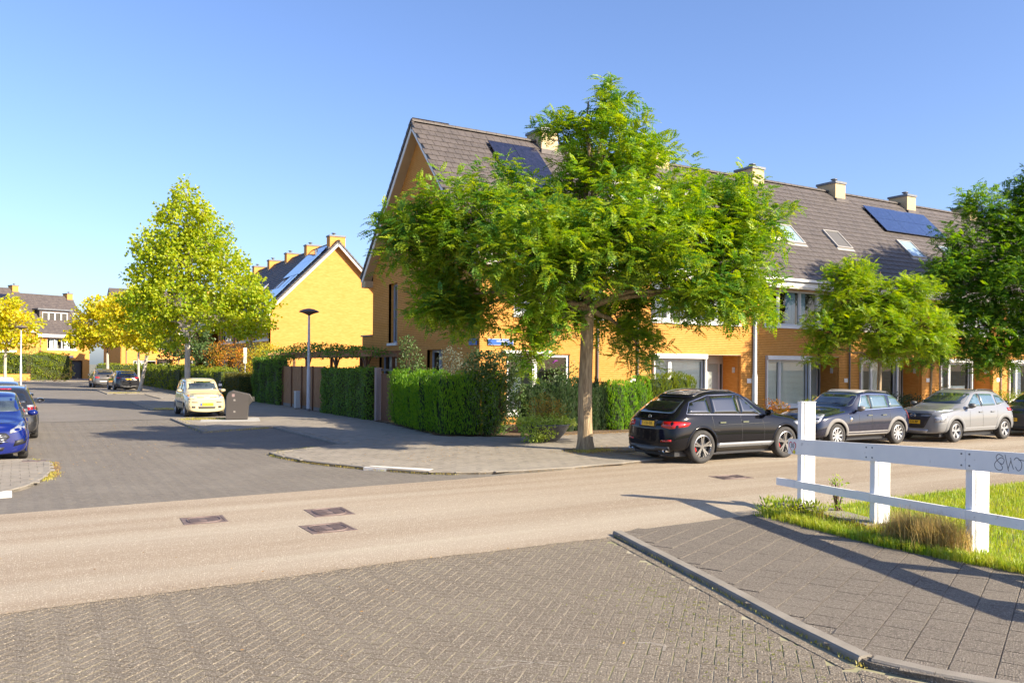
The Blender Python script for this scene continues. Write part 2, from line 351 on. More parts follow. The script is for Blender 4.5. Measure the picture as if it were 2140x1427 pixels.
# one soldier row along the kerb
KL = [(6.62, 8.85), (5.88, 6.17), (5.54, 5.0), (5.3, 4.05), (5.45, 3.62), (6.05, 2.4), (6.9, 1.0)]
sold = []; pl = polyline_len(KL, .208)
for a, b in zip(pl[:-1], pl[1:]):
    d = (b - a); n = Vector((-d.y, d.x)).normalized() * (-1)
    c = (a + b) / 2 + n * .105; sold.append((c.x, c.y, math.atan2(d.y, d.x)))
place_pieces('paver', sold, bm_fore, fore_brick, fore, .0025, n_ind=0, zj=.0008)
place_pieces('paver', items, bm_fore, fore_brick, fore, -.002, zj=.001, tilt=.003)
ST_IN = [(-3.5, 14.3), (10.6, 14.7), (9, 14.8), (7.9, 15.0), (6.9, 15.9), (5.85, 17.7), (5.3, 19.6), (5.15, 20.8), (7.5, 22.2), (7.5, 29.5), (5.1, 28.4), (5.1, 35.9), (-3.5, 35.9)]
place_pieces('paving_brick', herring(ST_IN, R(45)), bm_street, street_brick, street, -.002, n_ind=0, zj=.0006, tilt=.002)
# tiled pavements
def tiles(poly, step, ang, half=True, margin=.12):
    xs = [p[0] for p in poly]; ys = [p[1] for p in poly]; n = int(math.hypot(max(xs) - min(xs), max(ys) - min(ys)) / step / 2) + 3
    cx, cy = (max(xs) + min(xs)) / 2, (max(ys) + min(ys)) / 2; c, s = math.cos(ang), math.sin(ang)
    I, J = np.meshgrid(np.arange(-n, n), np.arange(-n, n)); x = (I + (.5 * (J % 2) if half else 0)) * step; y = J * step
    X = cx + x * c - y * s; Y = cy + x * s + y * c; q = inpoly(X, Y, poly)
    for dx, dy in ((margin, 0), (-margin, 0), (0, margin), (0, -margin)): q &= inpoly(X + dx, Y + dy, poly)
    return [(a, b, ang) for a, b in zip(X[q], Y[q])]
def kerb(pts, wd, z, parent, step=.95, side=1, name='kerbstone', mat=None):
    pl = polyline_len(pts, step)
    for a, b in zip(pl[:-1], pl[1:]):
        d = (b - a); L = d.length; m = MB(); g = .004; bv = .015
        prof = [(0, -.05), (0, z - bv), (bv, z), (wd, z), (wd, -.05)]
        vs = [(g, side * p, q) for p, q in prof] + [(L - g, side * p, q) for p, q in prof]; n = 5
        m.add(vs, [(i, i + 1, n + i + 1, n + i) for i in range(4)] + [(0, 1, 2, 3, 4), (9, 8, 7, 6, 5)])
        o = m.build(name, mat or kerb_m, parent); o.location = (a.x, a.y, random.uniform(-.002, .002)); o.rotation_euler = (0, 0, math.atan2(d.y, d.x))
def pavement(name, poly, z, step, ang, tm, parent_mat, n_ind=300, th=.014, margin=.06, half=True):
    m = MB(); m.prism(poly, -.05, z - th); p = m.build(name, parent_mat, kind='structure')
    base = brick_mesh(step, step, th, tm, .002, .0045 if tm is slab_dk else .003)
    place_pieces('paving_tile', tiles(poly, step, ang, half, margin), base, tm, p, z - th, n_ind=n_ind, zj=.001, tilt=.002)
    return p
# corner pavement in front of the houses (arc, along the parking bay, and up the side street)
ARC = [(5.2, 20.9), (5.22, 20.3), (5.35, 19.5), (5.5, 18.75), (5.84, 17.87), (6.3, 16.9), (7.0, 15.8), (7.5, 15.4), (7.95, 15.2), (8.86, 15.02), (10.08, 15.0), (11.5, 15.15), (12.9, 15.4)]
CP = ARC + [(12.95, 17.4), (20, 17.4), (60, 17.4), (60, 22.2), (13, 22.2), (10.95, 23.5), (11.6, 30), (11.9, 50), (10.8, 50.6), (10.9, 100), (8.2, 100), (7.6, 77), (5.4, 76), (5.4, 66), (7.6, 65), (7.5, 56), (5.4, 52), (5.4, 43), (7.6, 41.3), (7.6, 36.2), (5.25, 35.8), (5.1, 28.5), (7.6, 29.8), (7.6, 22.4)]
cp = pavement('pavement', CP, .062, .3, 0, slab_m, slab_m)
kerb(ARC, .13, .066, cp, side=1)
for pts in ([(12.95, 17.32), (60, 17.32)], [(5.1, 35.8), (5.02, 28.4)], [(5.02, 28.4), (7.55, 29.7)], [(7.47, 29.6), (7.47, 22.35), ], [(7.5, 22.3), (5.2, 20.95)], [(5.33, 52), (5.33, 43)], [(5.35, 43), (7.6, 41.2)], [(7.5, 41.2), (7.5, 36.2)], [(7.5, 36.1), (5.1, 35.8)], [(5.33, 76), (5.33, 66)]):
    kerb(pts, .12, .066, cp, side=1, step=1.0)
wt = MB()
for i, (a, b) in enumerate(zip(np.linspace(0, 1, 6)[:-1], np.linspace(0, 1, 6)[1:])):
    P0 = Vector((6.40, 17.2)).lerp(Vector((7.32, 16.02)), a); P1 = Vector((6.40, 17.2)).lerp(Vector((7.32, 16.02)), b)
    d = (P1 - P0); n = Vector((d.y, -d.x)).normalized() * -.3
    q = MB(); q.prism([tuple(P0 + d * .02), tuple(P1 - d * .02), tuple(P1 - d * .02 - n), tuple(P0 + d * .02 - n)], 0, .0655); q.build('white_tile', white_tile, cp)
# far side pavement on the left, and its rounded corner
LP = [(-20, 15.9), (-1.2, 15.95), (-.25, 16.45), (.15, 17.2), (.42, 18.2), (.57, 19.3), (.62, 21.1), (.2, 22.0), (-1.9, 22.2), (-1.9, 100), (-20, 100)]
lp = pavement('left_pavement', LP, .062, .3, 0, slab_m, slab_m, n_ind=120)
kerb(LP[1:9], .12, .066, lp, side=1)
for i in range(3):
    q = MB(); q.box(-1.6 + i * .52, -1.1 + i * .52, 16.25, 16.6, 0, .0655); q.build('white_tile', white_tile, lp)
ld = MB(); ld.box(.1, .55, 21.3, 21.55, 0, .068); ld.build('drain_cover', iron_m, lp)
# foreground footpath, right of the kerb
FP = [(6.68, 8.86), (5.92, 6.15), (5.58, 5.0), (5.34, 4.0), (5.5, 3.55), (6.1, 2.4), (6.95, 1.0), (9.6, 1.0), (9.12, 4.8), (9.0, 5.8), (8.98, 6.6), (9.2, 7.9), (9.45, 8.4), (9.4, 8.95)]
fp = pavement('footpath', FP, .052, .3, R(25.6), slab_dk, slab_dk, n_ind=300, margin=.11, th=.008)
kerb([(6.62, 8.9), (5.88, 6.17), (5.54, 5.0), (5.33, 4.1)], .12, .064, fp, side=1)
kerb([(5.36, 4.02), (5.5, 3.6), (6.1, 2.4), (6.95, 1.0)], .12, .064, fp, side=1)
# grass verge
GV = [(9.4, 8.9), (9.45, 8.4), (9.2, 7.9), (8.98, 6.6), (9.0, 5.8), (9.12, 4.8), (9.6, 1.0), (10.5, -6), (80, -6), (80, 8.9)]
m = MB(); m.prism(GV, -.05, .05); verge = m.build('grass_verge', lawn_m, kind='structure')
m = MB(); m.prism([(12.6, 22.1), (60, 22.1), (60, 27.3), (12.6, 27.3)], -.05, .075); m.build('front_garden_ground', soil_m, kind='structure')
m = MB(); m.prism([(11.9, 24.5), (12.9, 22.4), (16.5, 60), (11.9, 60)], -.05, .07); m.build('side_garden_ground', soil_m, kind='structure')
m = MB(); m.prism([(10.9, 50.6), (30, 50.6), (30, 100), (10.9, 100)], -.05, .07); m.build('row_garden_ground', soil_m, kind='structure')
m = MB(); m.prism([(-30, 114), (60, 114), (60, 150), (-30, 150)], -.05, .08); m.build('far_pavement', slab_m, kind='structure')
# tree pit
m = MB(); pit = [(12.42 + .62 * math.cos(t) * (1 + .15 * math.sin(3 * t)), 17.82 + .5 * math.sin(t)) for t in np.linspace(0, 2 * PI, 20)[:-1]]
m.prism(pit, 0, .068); m.build('tree_pit_soil', soil_m, kind='structure')
# ------------------------------------------------------------------ grass, weeds, litter
def blades(name, P, h, wdt, mat, parent=None, lean=.35, kind='stuff'):
    n = len(P); P = np.asarray(P, float); d = rnd_dirs(n); d[:, 2] = 0; d = unit(d); S = np.stack([-d[:, 1], d[:, 0], np.zeros(n)], 1)
    h = np.broadcast_to(np.asarray(h, float), (n,))[:, None] * RNG.uniform(.5, 1.15, (n, 1)); up = np.array([[0, 0, 1.]])
    ln = RNG.uniform(0, 1, (n, 1)) * lean
    a = P; m1 = P + up * h * .55 + d * h * ln * .35; t = P + up * h * (1 - ln * .3) + d * h * ln
    w2 = wdt / 2
    V = np.stack([a - S * w2, a + S * w2, m1 + S * w2 * .8, m1 - S * w2 * .8, t + S * w2 * .15, t - S * w2 * .15], 1).reshape(-1, 3)
    k = np.arange(n)[:, None] * 6; F = np.concatenate([k + np.array([[0, 1, 2, 3]]), k + np.array([[3, 2, 4, 5]])], 0)
    return link(name, npmesh(name, V, F, mat), parent, kind=kind)
def scat(poly, n, z=0.05):
    xs = [p[0] for p in poly]; ys = [p[1] for p in poly]; X = RNG.uniform(min(xs), max(xs), n * 3); Y = RNG.uniform(min(ys), max(ys), n * 3)
    q = inpoly(X, Y, poly); X, Y = X[q][:n], Y[q][:n]; return np.stack([X, Y, np.full(len(X), z)], 1)
gp = scat([(9.1, 8.85), (8.95, 6.4), (9.15, 4.5), (9.4, 2.5), (16, 2.5), (26, 8.85)], 90000)
keep = RNG.uniform(size=len(gp)) < np.clip(1.7 - (np.hypot(gp[:, 0], gp[:, 1]) - 9) / 12, .35, 1); gp = gp[keep]
blades('grass', gp, .085, .008, LF_grass)
ed = []
edge = polyline_len([(9.35, 8.8), (9.15, 7.9), (8.95, 6.6), (8.98, 5.8), (9.1, 4.8), (9.3, 3.2)], .1)
for p in edge:
    for _ in range(110): ed.append((p.x + abs(random.gauss(.12, .14)) - .06, p.y + random.gauss(0, .08), .05))
blades('grass', ed, .13, .009, LF_grass, lean=.8)
tuft = []
for cx_, cy_, s, n in ((9.42, 6.6, .20, 900), (9.32, 6.15, .2, 1000), (9.5, 6.3, .22, 600), (9.35, 5.85, .13, 350)):
    tuft.append(np.stack([RNG.normal(cx_, s * .6, n), RNG.normal(cy_, s * .6, n), np.full(n, .05)], 1))
tf = np.concatenate(tuft); blades('dry_grass', tf, .42, .006, LF_dry, lean=.8)
blades('dry_grass', scat([(9.2, 8.6), (9.1, 6.9), (9.8, 6.9), (10.1, 8.6)], 700), .12, .008, LF_brown, lean=.9)
tag(bpy.data.objects['grass'], 'short sunlit green grass of the verge behind the white railing', 'grass')
tag(bpy.data.objects['grass.001'], 'longer grass and weeds along the edge of the footpath', 'grass')
tag(bpy.data.objects['dry_grass'], 'tall straw coloured dry grass tufts under the white railing', 'dry grass')
tag(bpy.data.objects['dry_grass.001'], 'short brown withered grass beside the concrete strip', 'dry grass')
# moss and weeds in the foreground joints
mo = []
for _ in range(420):
    t = random.random(); y = 2.6 + 4.2 * t; kx = 5.25 + (y - 4) * .27; x = kx - .25 - abs(random.gauss(0, .55))
    u = (x + y) / math.sqrt(2) / BW; u = round(u) * BW; v = (y - x) / math.sqrt(2)
    x, y = (u - v) / math.sqrt(2), (u + v) / math.sqrt(2)
    for _ in range(5): mo.append((x + random.gauss(0, .012), y + random.gauss(0, .012), .004))
blades('weeds', mo, .012, .006, leafmat('moss', (.20, .22, .05), (.28, .27, .08), (.16, .20, .03), ns=2, ns3=12), lean=1.5)
tag(bpy.data.objects['weeds'], 'moss and tiny weeds in the joints of the near paving', 'weeds')
kw = []
for pts, n, s, hh in ((KL[:4], 500, .02, .03), ([(5.3, 20.5), (5.6, 21.2), (6.7, 21.9)], 500, .09, .07), (ARC[:8], 700, .04, .04), ([(.64, 20.6), (.62, 21.3), (.3, 22.2)], 260, .05, .05), ([(.42, 18.2), (.6, 19.4)], 600, .08, .05),
                 ([(5.1, 28.6), (5.2, 32), (5.4, 35)], 600, .08, .08), ([(5.2, 28.6), (7.3, 29.6)], 900, .06, .07), ([(5.5, 34.6), (7.2, 34.0)], 900, .15, .1), ([(12.0, 17.5), (12.8, 17.6)], 600, .18, .07), ([(5.5, 43), (7, 42)], 600, .15, .1), ([(5.6, 67), (7.3, 67)], 500, .2, .1)):
    pl = polyline_len(pts, .05)
    for _ in range(n):
        p = random.choice(pl); kw.append((p.x + random.gauss(0, s), p.y + random.gauss(0, s), .01 + (.05 if s > .09 else 0), hh))
kw = np.array(kw); blades('weeds', kw[:, :3], kw[:, 3], .01, leafmat('weed_straw', (.34, .34, .04), (.5, .42, .10), (.55, .48, .16), ns=1.5, ns3=12), lean=.9)
tag(bpy.data.objects['weeds.001'], 'yellowing weeds along the kerbs of the side street', 'weeds')
def litter(name, pts, s, n, size, mat, label, z=.02):
    pl = polyline_len(pts, .1); P = np.array([[p.x, p.y, z] for p in pl])[RNG.integers(0, len(pl), n)] + np.concatenate([RNG.normal(0, s, (n, 2)), RNG.uniform(0, .008, (n, 1))], 1)
    D = rnd_dirs(n); D[:, 2] *= .15; N = np.tile([[0, 0, 1.]], (n, 1)) + rnd_dirs(n) * .25
    V, F = leaves(P, D, N, RNG.uniform(.5, 1, n) * size, RNG.uniform(.5, 1, n) * size * .6)
    V[:, 2] = np.maximum(V[:, 2], z); return tag(link(name, npmesh(name, V, F, mat), kind='stuff'), label, 'fallen leaves')
LF_fall = leafmat('fallen_leaf', (.5, .33, .06), (.42, .24, .05), (.3, .15, .05), ns=3, ns3=30, trans=.1)
litter('fallen_leaves', [(.62, 18.6), (.70, 20), (.72, 21.3)], .045, 420, .04, LF_fall, 'yellow fallen leaves along the left kerb corner')
litter('fallen_leaves', ARC[2:], .08, 900, .035, LF_fall, 'dry leaf litter in the gutter of the rounded corner', z=.03)
litter('fallen_leaves', [(12.2, 17.4), (13.1, 17.4)], .5, 900, .05, LF_fall, 'brown leaves around the foot of the big tree', z=.07)
litter('fallen_leaves', [(13, 17.1), (45, 16.9)], .35, 2200, .05, LF_fall, 'leaf litter in the parking lane under the cars', z=.022)
litter('fallen_leaves', [(13, 21.9), (19, 21.9)], .3, 900, .05, LF_fall, 'leaf litter at the foot of the conifer hedges', z=.085)
litter('fallen_leaves', [(-4, 6), (5, 7.5)], 2.2, 60, .04, LF_fall, 'a few stray leaves on the near paving', z=.02)
litter('fallen_leaves', [(1.5, 20), (4, 34)], 1.3, 250, .05, LF_fall, 'leaves scattered over the side street bricks', z=.02)
litter('fallen_leaves', [(7, 18), (10, 19.5), (9, 24)], .9, 260, .05, LF_fall, 'leaves scattered over the corner pavement tiles', z=.07)
litter('sand_grains', [(-7, 8.7), (-3, 8.72), (0, 8.72), (3, 8.84), (6.4, 8.72)], .09, 9000, .016, M('loose_sand', (.42, .34, .24), (.34, .27, .18), ns=20, rough=1), 'loose sand and grit along the seam between asphalt and paving', z=.007)
bpy.data.objects['sand_grains']['category'] = 'grit'
# chalky scuff marks on the near paving (paint residue, flat)
scuff = MB()
for pts, wd in (([(2.32, 5.22), (2.42, 5.0), (2.58, 4.86), (2.78, 4.82)], .022), ([(2.2, 5.55), (2.45, 5.25), (2.62, 4.98)], .012), ([(2.95, 5.62), (3.2, 5.45), (3.42, 5.2)], .014), ([(2.85, 5.42), (3.15, 5.4), (3.45, 5.3)], .016), ([(4.2, 5.35), (4.32, 5.27), (4.36, 5.16), (4.28, 5.08)], .03), ([(3.6, 5.7), (3.9, 5.45), (4.05, 5.2)], .01), ([(1.15, 7.65), (1.4, 7.72)], .02), ([(.55, 7.7), (.75, 7.78)], .015)):
    for (x0, y0), (x1, y1) in zip(pts[:-1], pts[1:]):
        d = Vector((x1 - x0, y1 - y0)); n = Vector((-d.y, d.x)).normalized() * wd / 2
        scuff.quad((x0 - n.x, y0 - n.y, .0042), (x0 + n.x, y0 + n.y, .0042), (x1 + n.x * .8, y1 + n.y * .8, .0042), (x1 - n.x * .8, y1 - n.y * .8, .0042))
scuff.build('scuff_marks', M('chalk_scuff', (.34, .31, .26), (.22, .19, .15), ns=22, rough=.9, lo=.42, hi=.58), kind='structure')
# ------------------------------------------------------------------ manhole covers
def manhole(P, label):
    a, b, c, d = [Vector(p) for p in P]; o = (a + b + c + d) / 4; ux = ((b - a) + (c - d)).normalized(); W = (b - a).length; H = ((d - a).length + (c - b).length) / 2; ang = math.atan2(ux.y, ux.x)
    t = empty('manhole_cover', (o.x, o.y, .0065), ang, label, 'manhole cover', 'cast iron manhole covers in the road')
    m = MB(); z1 = .006
    for x0, x1, y0, y1 in ((-W / 2, W / 2, -H / 2, -H / 2 + .035), (-W / 2, W / 2, H / 2 - .035, H / 2), (-W / 2, -W / 2 + .035, -H / 2 + .035, H / 2 - .035), (W / 2 - .035, W / 2, -H / 2 + .035, H / 2 - .035)): m.box(x0, x1, y0, y1, -.01, z1)
    m.build('frame', iron_m, t)
    m = MB(); m.box(-W / 2 + .036, W / 2 - .036, -H / 2 + .036, H / 2 - .036, -.01, .0015)
    rr = []
    for i in range(29):
        tt = 2 * PI * i / 28; e = .33; cx_, sy_ = math.cos(tt), math.sin(tt)
        rr.append((math.copysign(abs(cx_) ** .6, cx_) * (W / 2 - .07), math.copysign(abs(sy_) ** .8, sy_) * (H / 2 - .06), .003))
    m.tube(rr, .012, 6, False); m.build('cover', iron_m, t)
    n = 13
    for i in range(n):
        x = -W / 2 + .11 + (W - .22) * i / (n - 1); hh = H / 2 - .11 - (.05 if i in (0, n - 1) else 0)
        if abs(i - n // 2) < 2: continue
        q = MB(); q.box(x - .011, x + .011, -hh, hh, .0015, .009); q.build('rib', iron_m, t)
    q = MB(); q.box(-.07, .07, -.05, .05, .0015, .006); q.build('badge', iron_m, t)
    return t
manhole([(1.93, 12.33), (2.5, 12.3), (2.56, 12.87), (1.98, 12.9)], 'leftmost iron manhole cover in the sandy road')
manhole([(3.64, 12.05), (4.22, 12.03), (4.3, 12.72), (3.7, 12.75)], 'iron manhole cover in the road, upper one of the close pair')
manhole([(3.25, 10.85), (3.85, 10.86), (3.87, 11.5), (3.28, 11.5)], 'iron manhole cover in the road, lower one of the close pair')
manhole([(11.7, 12.22), (12.4, 12.14), (12.64, 12.62), (11.98, 12.72)], 'iron manhole cover in the road in front of the black car')
# ------------------------------------------------------------------ houses
UW = 5.79; DEP = 9.61; RS = math.atan(1.018); RZ = 11.16; EY = -.45; EZ = RZ - 1.018 * (DEP / 2 + .45); SL = (DEP / 2 + .45) / math.cos(RS)
def on_wall(V, org, ang):
    """(u, out, z) -> house coordinates, out = away from the wall"""
    c, s = math.cos(ang), math.sin(ang); V = np.asarray(V, float); O = np.empty_like(V)
    O[:, 0] = org[0] + V[:, 0] * c + V[:, 1] * s; O[:, 1] = org[1] + V[:, 0] * s - V[:, 1] * c; O[:, 2] = V[:, 2]; return O
def brickwall(parent, org, ang, span, zmax, ops, z0=0.05, far=False):
    """span(z) -> (u0, u1) of that course; ops = openings (u0,u1,z0,z1)"""
    CH = .068; rows = []; back = []; z = z0; k = 0
    while z < zmax:
        iv = [span(z + CH / 2)]
        if iv[0] is None or iv[0][1] - iv[0][0] < .1: z += CH; k += 1; continue
        for a, b, c, d in ops:
            if c < z + CH / 2 < d:
                nv = []
                for p, q in iv:
                    if b <= p or a >= q: nv.append((p, q))
                    else:
                        if a > p: nv.append((p, a))
                        if b < q: nv.append((b, q))
                iv = nv
        for p, q in iv:
            if q - p > .02: back.append((p, q, -.1, 0, z, z + CH))
            if far: continue
            x = p - random.uniform(0, .2)
            while x < q:
                a, b = max(x, p), min(x + .2165, q)
                if b - a > .03: rows.append((a, b, 0, .007 + random.uniform(-.0006, .0006), z + .008, z + CH - .008))
                x += .2175
        z += CH; k += 1
    def bx(B):
        V, F = boxes_np(B); return on_wall(V, org, ang), F
    V, F = bx(back); link('wall', npmesh('wall', V, F, brick_far if far else mortar), parent)
    if rows:
        V, F = bx(rows); link('brick', npmesh('brick', V, F, brick), parent, kind='stuff')
def window(parent, org, ang, w, h, splits=(.5,), fill='curtain', sill=.1, fm=None, cm=None, depth=.1, top=None, name='window', room=1.1):
    """an opening facing -y of its own frame; org = lower left corner on the outer wall face"""
    fm = fm or frame_m; f = .055; m = MB(); y0, y1 = depth, depth + .07
    m.box(0, w, y0, y1, 0, f); m.box(0, w, y0, y1, h - f, h); m.box(0, f, y0, y1, f, h - f); m.box(w - f, w, y0, y1, f, h - f)
    xs = [0] + [s * w for s in splits] + [w]
    for s in splits: m.box(s * w - .04, s * w + .04, y0 - .005, y1 + .005, f, h - f)
    # inner sashes
    for a, b in zip(xs[:-1], xs[1:]):
        a += .05; b -= .05
        m.box(a, b, y0 + .01, y1 - .012, f, f + .035); m.box(a, b, y0 + .01, y1 - .012, h - f - .035, h - f)
        m.box(a, a + .035, y0 + .01, y1 - .012, f + .035, h - f - .035); m.box(b - .035, b, y0 + .01, y1 - .012, f + .035, h - f - .035)
    W = m.build(name, fm, parent); W.location = org; W.rotation_euler = (0, 0, ang)
    for a, b in zip(xs[:-1], xs[1:]):
        q = MB(); q.quad((a + .08, y0 + .035, f + .03), (b - .08, y0 + .035, f + .03), (b - .08, y0 + .035, h - f - .03), (a + .08, y0 + .035, h - f - .03)); q.build('pane', glass_m, W)
    q = MB(); q.m = 0
    for bx in ((-.02, 0, 0, depth + .02, 0, h), (w, w + .02, 0, depth + .02, 0, h), (0, w, 0, depth + .02, h, h + .02)): q.box(*bx)
    q.build('reveal', brick_far, W)
    if sill:
        q = MB(); q.box(-.04, w + .04, -.07, depth, -sill, -.002); q.build('sill', white_m, W)
    q = MB(); d = y1 + room
    q.quad((0, d, 0), (w, d, 0), (w, d, h), (0, d, h)); q.quad((0, y1, 0), (0, d, 0), (0, d, h), (0, y1, h)); q.quad((w, d, 0), (w, y1, 0), (w, y1, h), (w, d, h))
    q.quad((0, y1, h), (0, d, h), (w, d, h), (w, y1, h)); q.quad((0, d, 0), (0, y1, 0), (w, y1, 0), (w, d, 0)); q.build('room', room_m, W)
    if fill == 'curtain':
        q = MB()
        for a, b in zip(xs[:-1], xs[1:]):
            wd = (b - a) * random.uniform(.3, .55); s = a + (.08 if random.random() < .5 else (b - a) - wd - .08); n = 12
            vs = [(s + wd * i / n, y1 + .12 + .025 * math.sin(i * 2.1), z) for i in range(n + 1) for z in (.06, h - .06)]
            q.add(vs, [(2 * i, 2 * i + 2, 2 * i + 3, 2 * i + 1) for i in range(n)])
        q.build('curtain', cm or curtain_m, W, smooth=True)
    elif fill == 'blind':
        for a, b in zip(xs[:-1], xs[1:]):
            q = MB(); n = int((h - .15) / .05)
            for i in range(n):
                z = .08 + i * .05; q.quad((a + .07, y1 + .012, z), (b - .07, y1 + .012, z), (b - .07, y1 + .03, z + .044), (a + .07, y1 + .03, z + .044))
            q.build('blind', blind_m, W)
    elif fill == 'roller':
        for i, (a, b) in enumerate(zip(xs[:-1], xs[1:])):
            t = (.62, .4, .55)[i % 3]; q = MB(); q.box(a + .09, a + (b - a) * (.55 + .3 * (i % 2)), y1 + .02, y1 + .03, .06, h * t if top is None else h - .1); q.build('roller_blind', blind_m, W)
    return W
def slope_at(x, t, h=0):
    return (x, EY + t * math.cos(RS) - h * math.sin(RS), EZ + t * math.sin(RS) + h * math.cos(RS))
def slope_obj(name, mb, mat, parent, x, t, h=0.02, loc=None):
    o = mb.build(name, mat, parent); o.location = slope_at(x, t, h); o.rotation_euler = (RS, 0, 0); return o
TILE = None
def tile_mesh():
    global TILE
    if TILE is None:
        m = MB(); w, l, th = .142, .365, .026
        m.add([(-w, 0, .018), (w, 0, .018), (w, 0, .018 + th), (-w, 0, .018 + th), (-w, l, -.004), (w, l, -.004), (w, l, th - .006), (-w, l, th - .006)], [(0, 1, 2, 3), (3, 2, 6, 7), (0, 3, 7, 4), (2, 1, 5, 6)])
        TILE = m.mesh('roof_tile', tile_m)
    return TILE
def roof(parent, x0, x1, detail, n_ind, camd=None, back=False):
    m = MB(); y0, y1 = EY, DEP / 2
    m.add([(x0, y0, EZ - .02), (x1, y0, EZ - .02), (x1, y1, RZ - .02), (x0, y1, RZ - .02), (x0, y0, EZ - .14), (x1, y0, EZ - .14), (x1, y1, RZ - .14), (x0, y1, RZ - .14)],
          [(0, 1, 2, 3), (5, 4, 7, 6), (1, 0, 4, 5), (0, 3, 7, 4), (2, 1, 5, 6)])
    yb = DEP - EY
    m.add([(x0, yb, EZ - .02), (x1, yb, EZ - .02), (x1, y1, RZ - .02), (x0, y1, RZ - .02), (x0, yb, EZ - .14), (x1, yb, EZ - .14), (x1, y1, RZ - .14), (x0, y1, RZ - .14)],
          [(1, 0, 3, 2), (4, 5, 6, 7), (0, 1, 5, 4), (3, 0, 4, 7), (1, 2, 6, 5)])
    rf = m.build('roof', tile_far, parent)
    RP = .33; nr = int(SL / RP) + 1
    if detail >= 2:
        tm = tile_mesh(); W = x1 - x0; nc = int(W / .297) + 1; it = []
        for r in range(nr):
            for c in range(nc + 1):
                x = x0 + (c + (.5 if r % 2 else 0)) * .297
                if x - .14 < x0 - .16 or x + .14 > x1 + .16 or r * RP > SL - .25: continue
                it.append((x, r * RP))
        it.sort(key=lambda p: (p[0] - x0) ** 2 * .6 + (SL - p[1]) ** 2 * .1)
        bv = np.array([v.co for v in tm.vertices]); bf = np.array([list(p.vertices) for p in tm.polygons])
        for x, t in it[:n_ind]:
            o = bpy.data.objects.new('roof_tile', tm); COL.objects.link(o); o.parent = rf; o.location = slope_at(x, t, random.uniform(-.002, .003)); o.rotation_euler = (RS, 0, random.uniform(-.006, .006))
        rest = it[n_ind:]; c, s = math.cos(RS), math.sin(RS); VV = []
        for x, t in rest:
            l = slope_at(x, t, random.uniform(-.002, .003)); VV.append(np.stack([bv[:, 0] + l[0], bv[:, 1] * c - bv[:, 2] * s + l[1], bv[:, 1] * s + bv[:, 2] * c + l[2]], 1))
        if back:
            for x in np.arange(x0 + .15, min(x1, x0 + 1.6), .297):
                for r in range(nr):
                    l = slope_at(x, r * RP); q = np.stack([bv[:, 0] + l[0], bv[:, 1] * c - bv[:, 2] * s + l[1], bv[:, 1] * s + bv[:, 2] * c + l[2]], 1); q[:, 1] = DEP - q[:, 1]; VV.append(q)
        if VV:
            F = (np.arange(len(VV))[:, None, None] * len(bv) + bf[None]).reshape(-1, 4); link('roof_tile', npmesh('roof_tile', np.concatenate(VV), F, tile_m), rf, kind='stuff')
    else:
        m = MB()
        for r in range(nr):
            t = r * RP
            if t > SL - .2: break
            a = slope_at(x0, t, .045); b = slope_at(x1, t, .045); c2 = slope_at(x1, t + .36, .015); d = slope_at(x0, t + .36, .015); e = slope_at(x0, t, 0); f = slope_at(x1, t, 0)
            m.quad(a, b, c2, d); m.quad(e, f, b, a)
        m.build('tile_course', tile_far, rf, kind='stuff')
    n = int((x1 - x0) / .42)
    for i in range(n):
        m = MB(); L = (x1 - x0) / n; xa = i * L
        for k in range(5): pass
        pr = [(math.cos(t) * .11, math.sin(t) * .085) for t in np.linspace(-.35, PI + .35, 7)]
        vs = [(0, a, b) for a, b in pr] + [(L + .03, a * .93, b * .93) for a, b in pr]; m.add(vs, [(j, j + 1, 8 + j, 7 + j) for j in range(6)] + [tuple(range(6, -1, -1))])
        o = m.build('ridge_tile', tile_m, rf); o.location = (x0 + xa, DEP / 2, RZ + .0)
    return rf
def chimney(parent, x0, x1, zt=11.52, y0=4.3, y1=5.45, cb=None):
    m = MB(); m.box(x0, x1, y0, y1, 9.8, zt); c = m.build('chimney', cb or cream_brick, parent)
    q = MB(); q.box(x0 - .05, x1 + .05, y0 - .05, y1 + .05, zt + .001, zt + .11); q.build('cap', zinc_m, c)
    q = MB(); q.lathe([(.09, zt + .11), (.09, zt + .25), (.17, zt + .26), (.17, zt + .3), (.02, zt + .34), (0, zt + .34)], 12, ((x0 + x1) / 2, y0 + .4, 0)); q.build('flue', zinc_m, c)
    q = MB(); q.box(x0 - .08, x1 + .08, y0 - .14, y0 - .003, 10.45, 10.75); q.build('flashing', tile_far, c)
def skylight(parent, x0, x1, t0, t1, blind=False):
    m = MB(); w, l, f = x1 - x0, t1 - t0, .06
    m.box(0, w, 0, f, 0, .09); m.box(0, w, l - f, l, 0, .09); m.box(0, f, f, l - f, 0, .09); m.box(w - f, w, f, l - f, 0, .09); m.box(-.06, w + .06, -.16, -.005, 0, .025)
    s = slope_obj('skylight', m, M('skylight_frame', (.35, .33, .31), rough=.5), parent, x0, t0, .03)
    q = MB(); q.box(f + .001, w - f - .001, f + .001, l - f - .001, .0, .06); q.build('pane', M('skylight_mesh', (.10, .095, .09), rough=.6) if blind else M('skylight_glass', (.30, .42, .48), (.36, .46, .5), ns=2, rough=.06, spec=1, coat=1), s)
def solar(parent, x0, t0, w, l, nx, ny, mat=None):
    for i in range(nx):
        for j in range(ny):
            m = MB(); m.box(.008, w - .008, .008, l - .008, 0, .035); p = slope_obj('solar_panel', m, mat or solar_m, parent, x0 + i * w, t0 + j * l, .12)
    for j in range(ny):
        for tt in (.25, .75):
            m = MB(); m.box(-.05, nx * w + .05, 0, .04, 0, .06); slope_obj('mounting_rail', m, black_m, parent, x0, t0 + (j + tt) * l, .05)
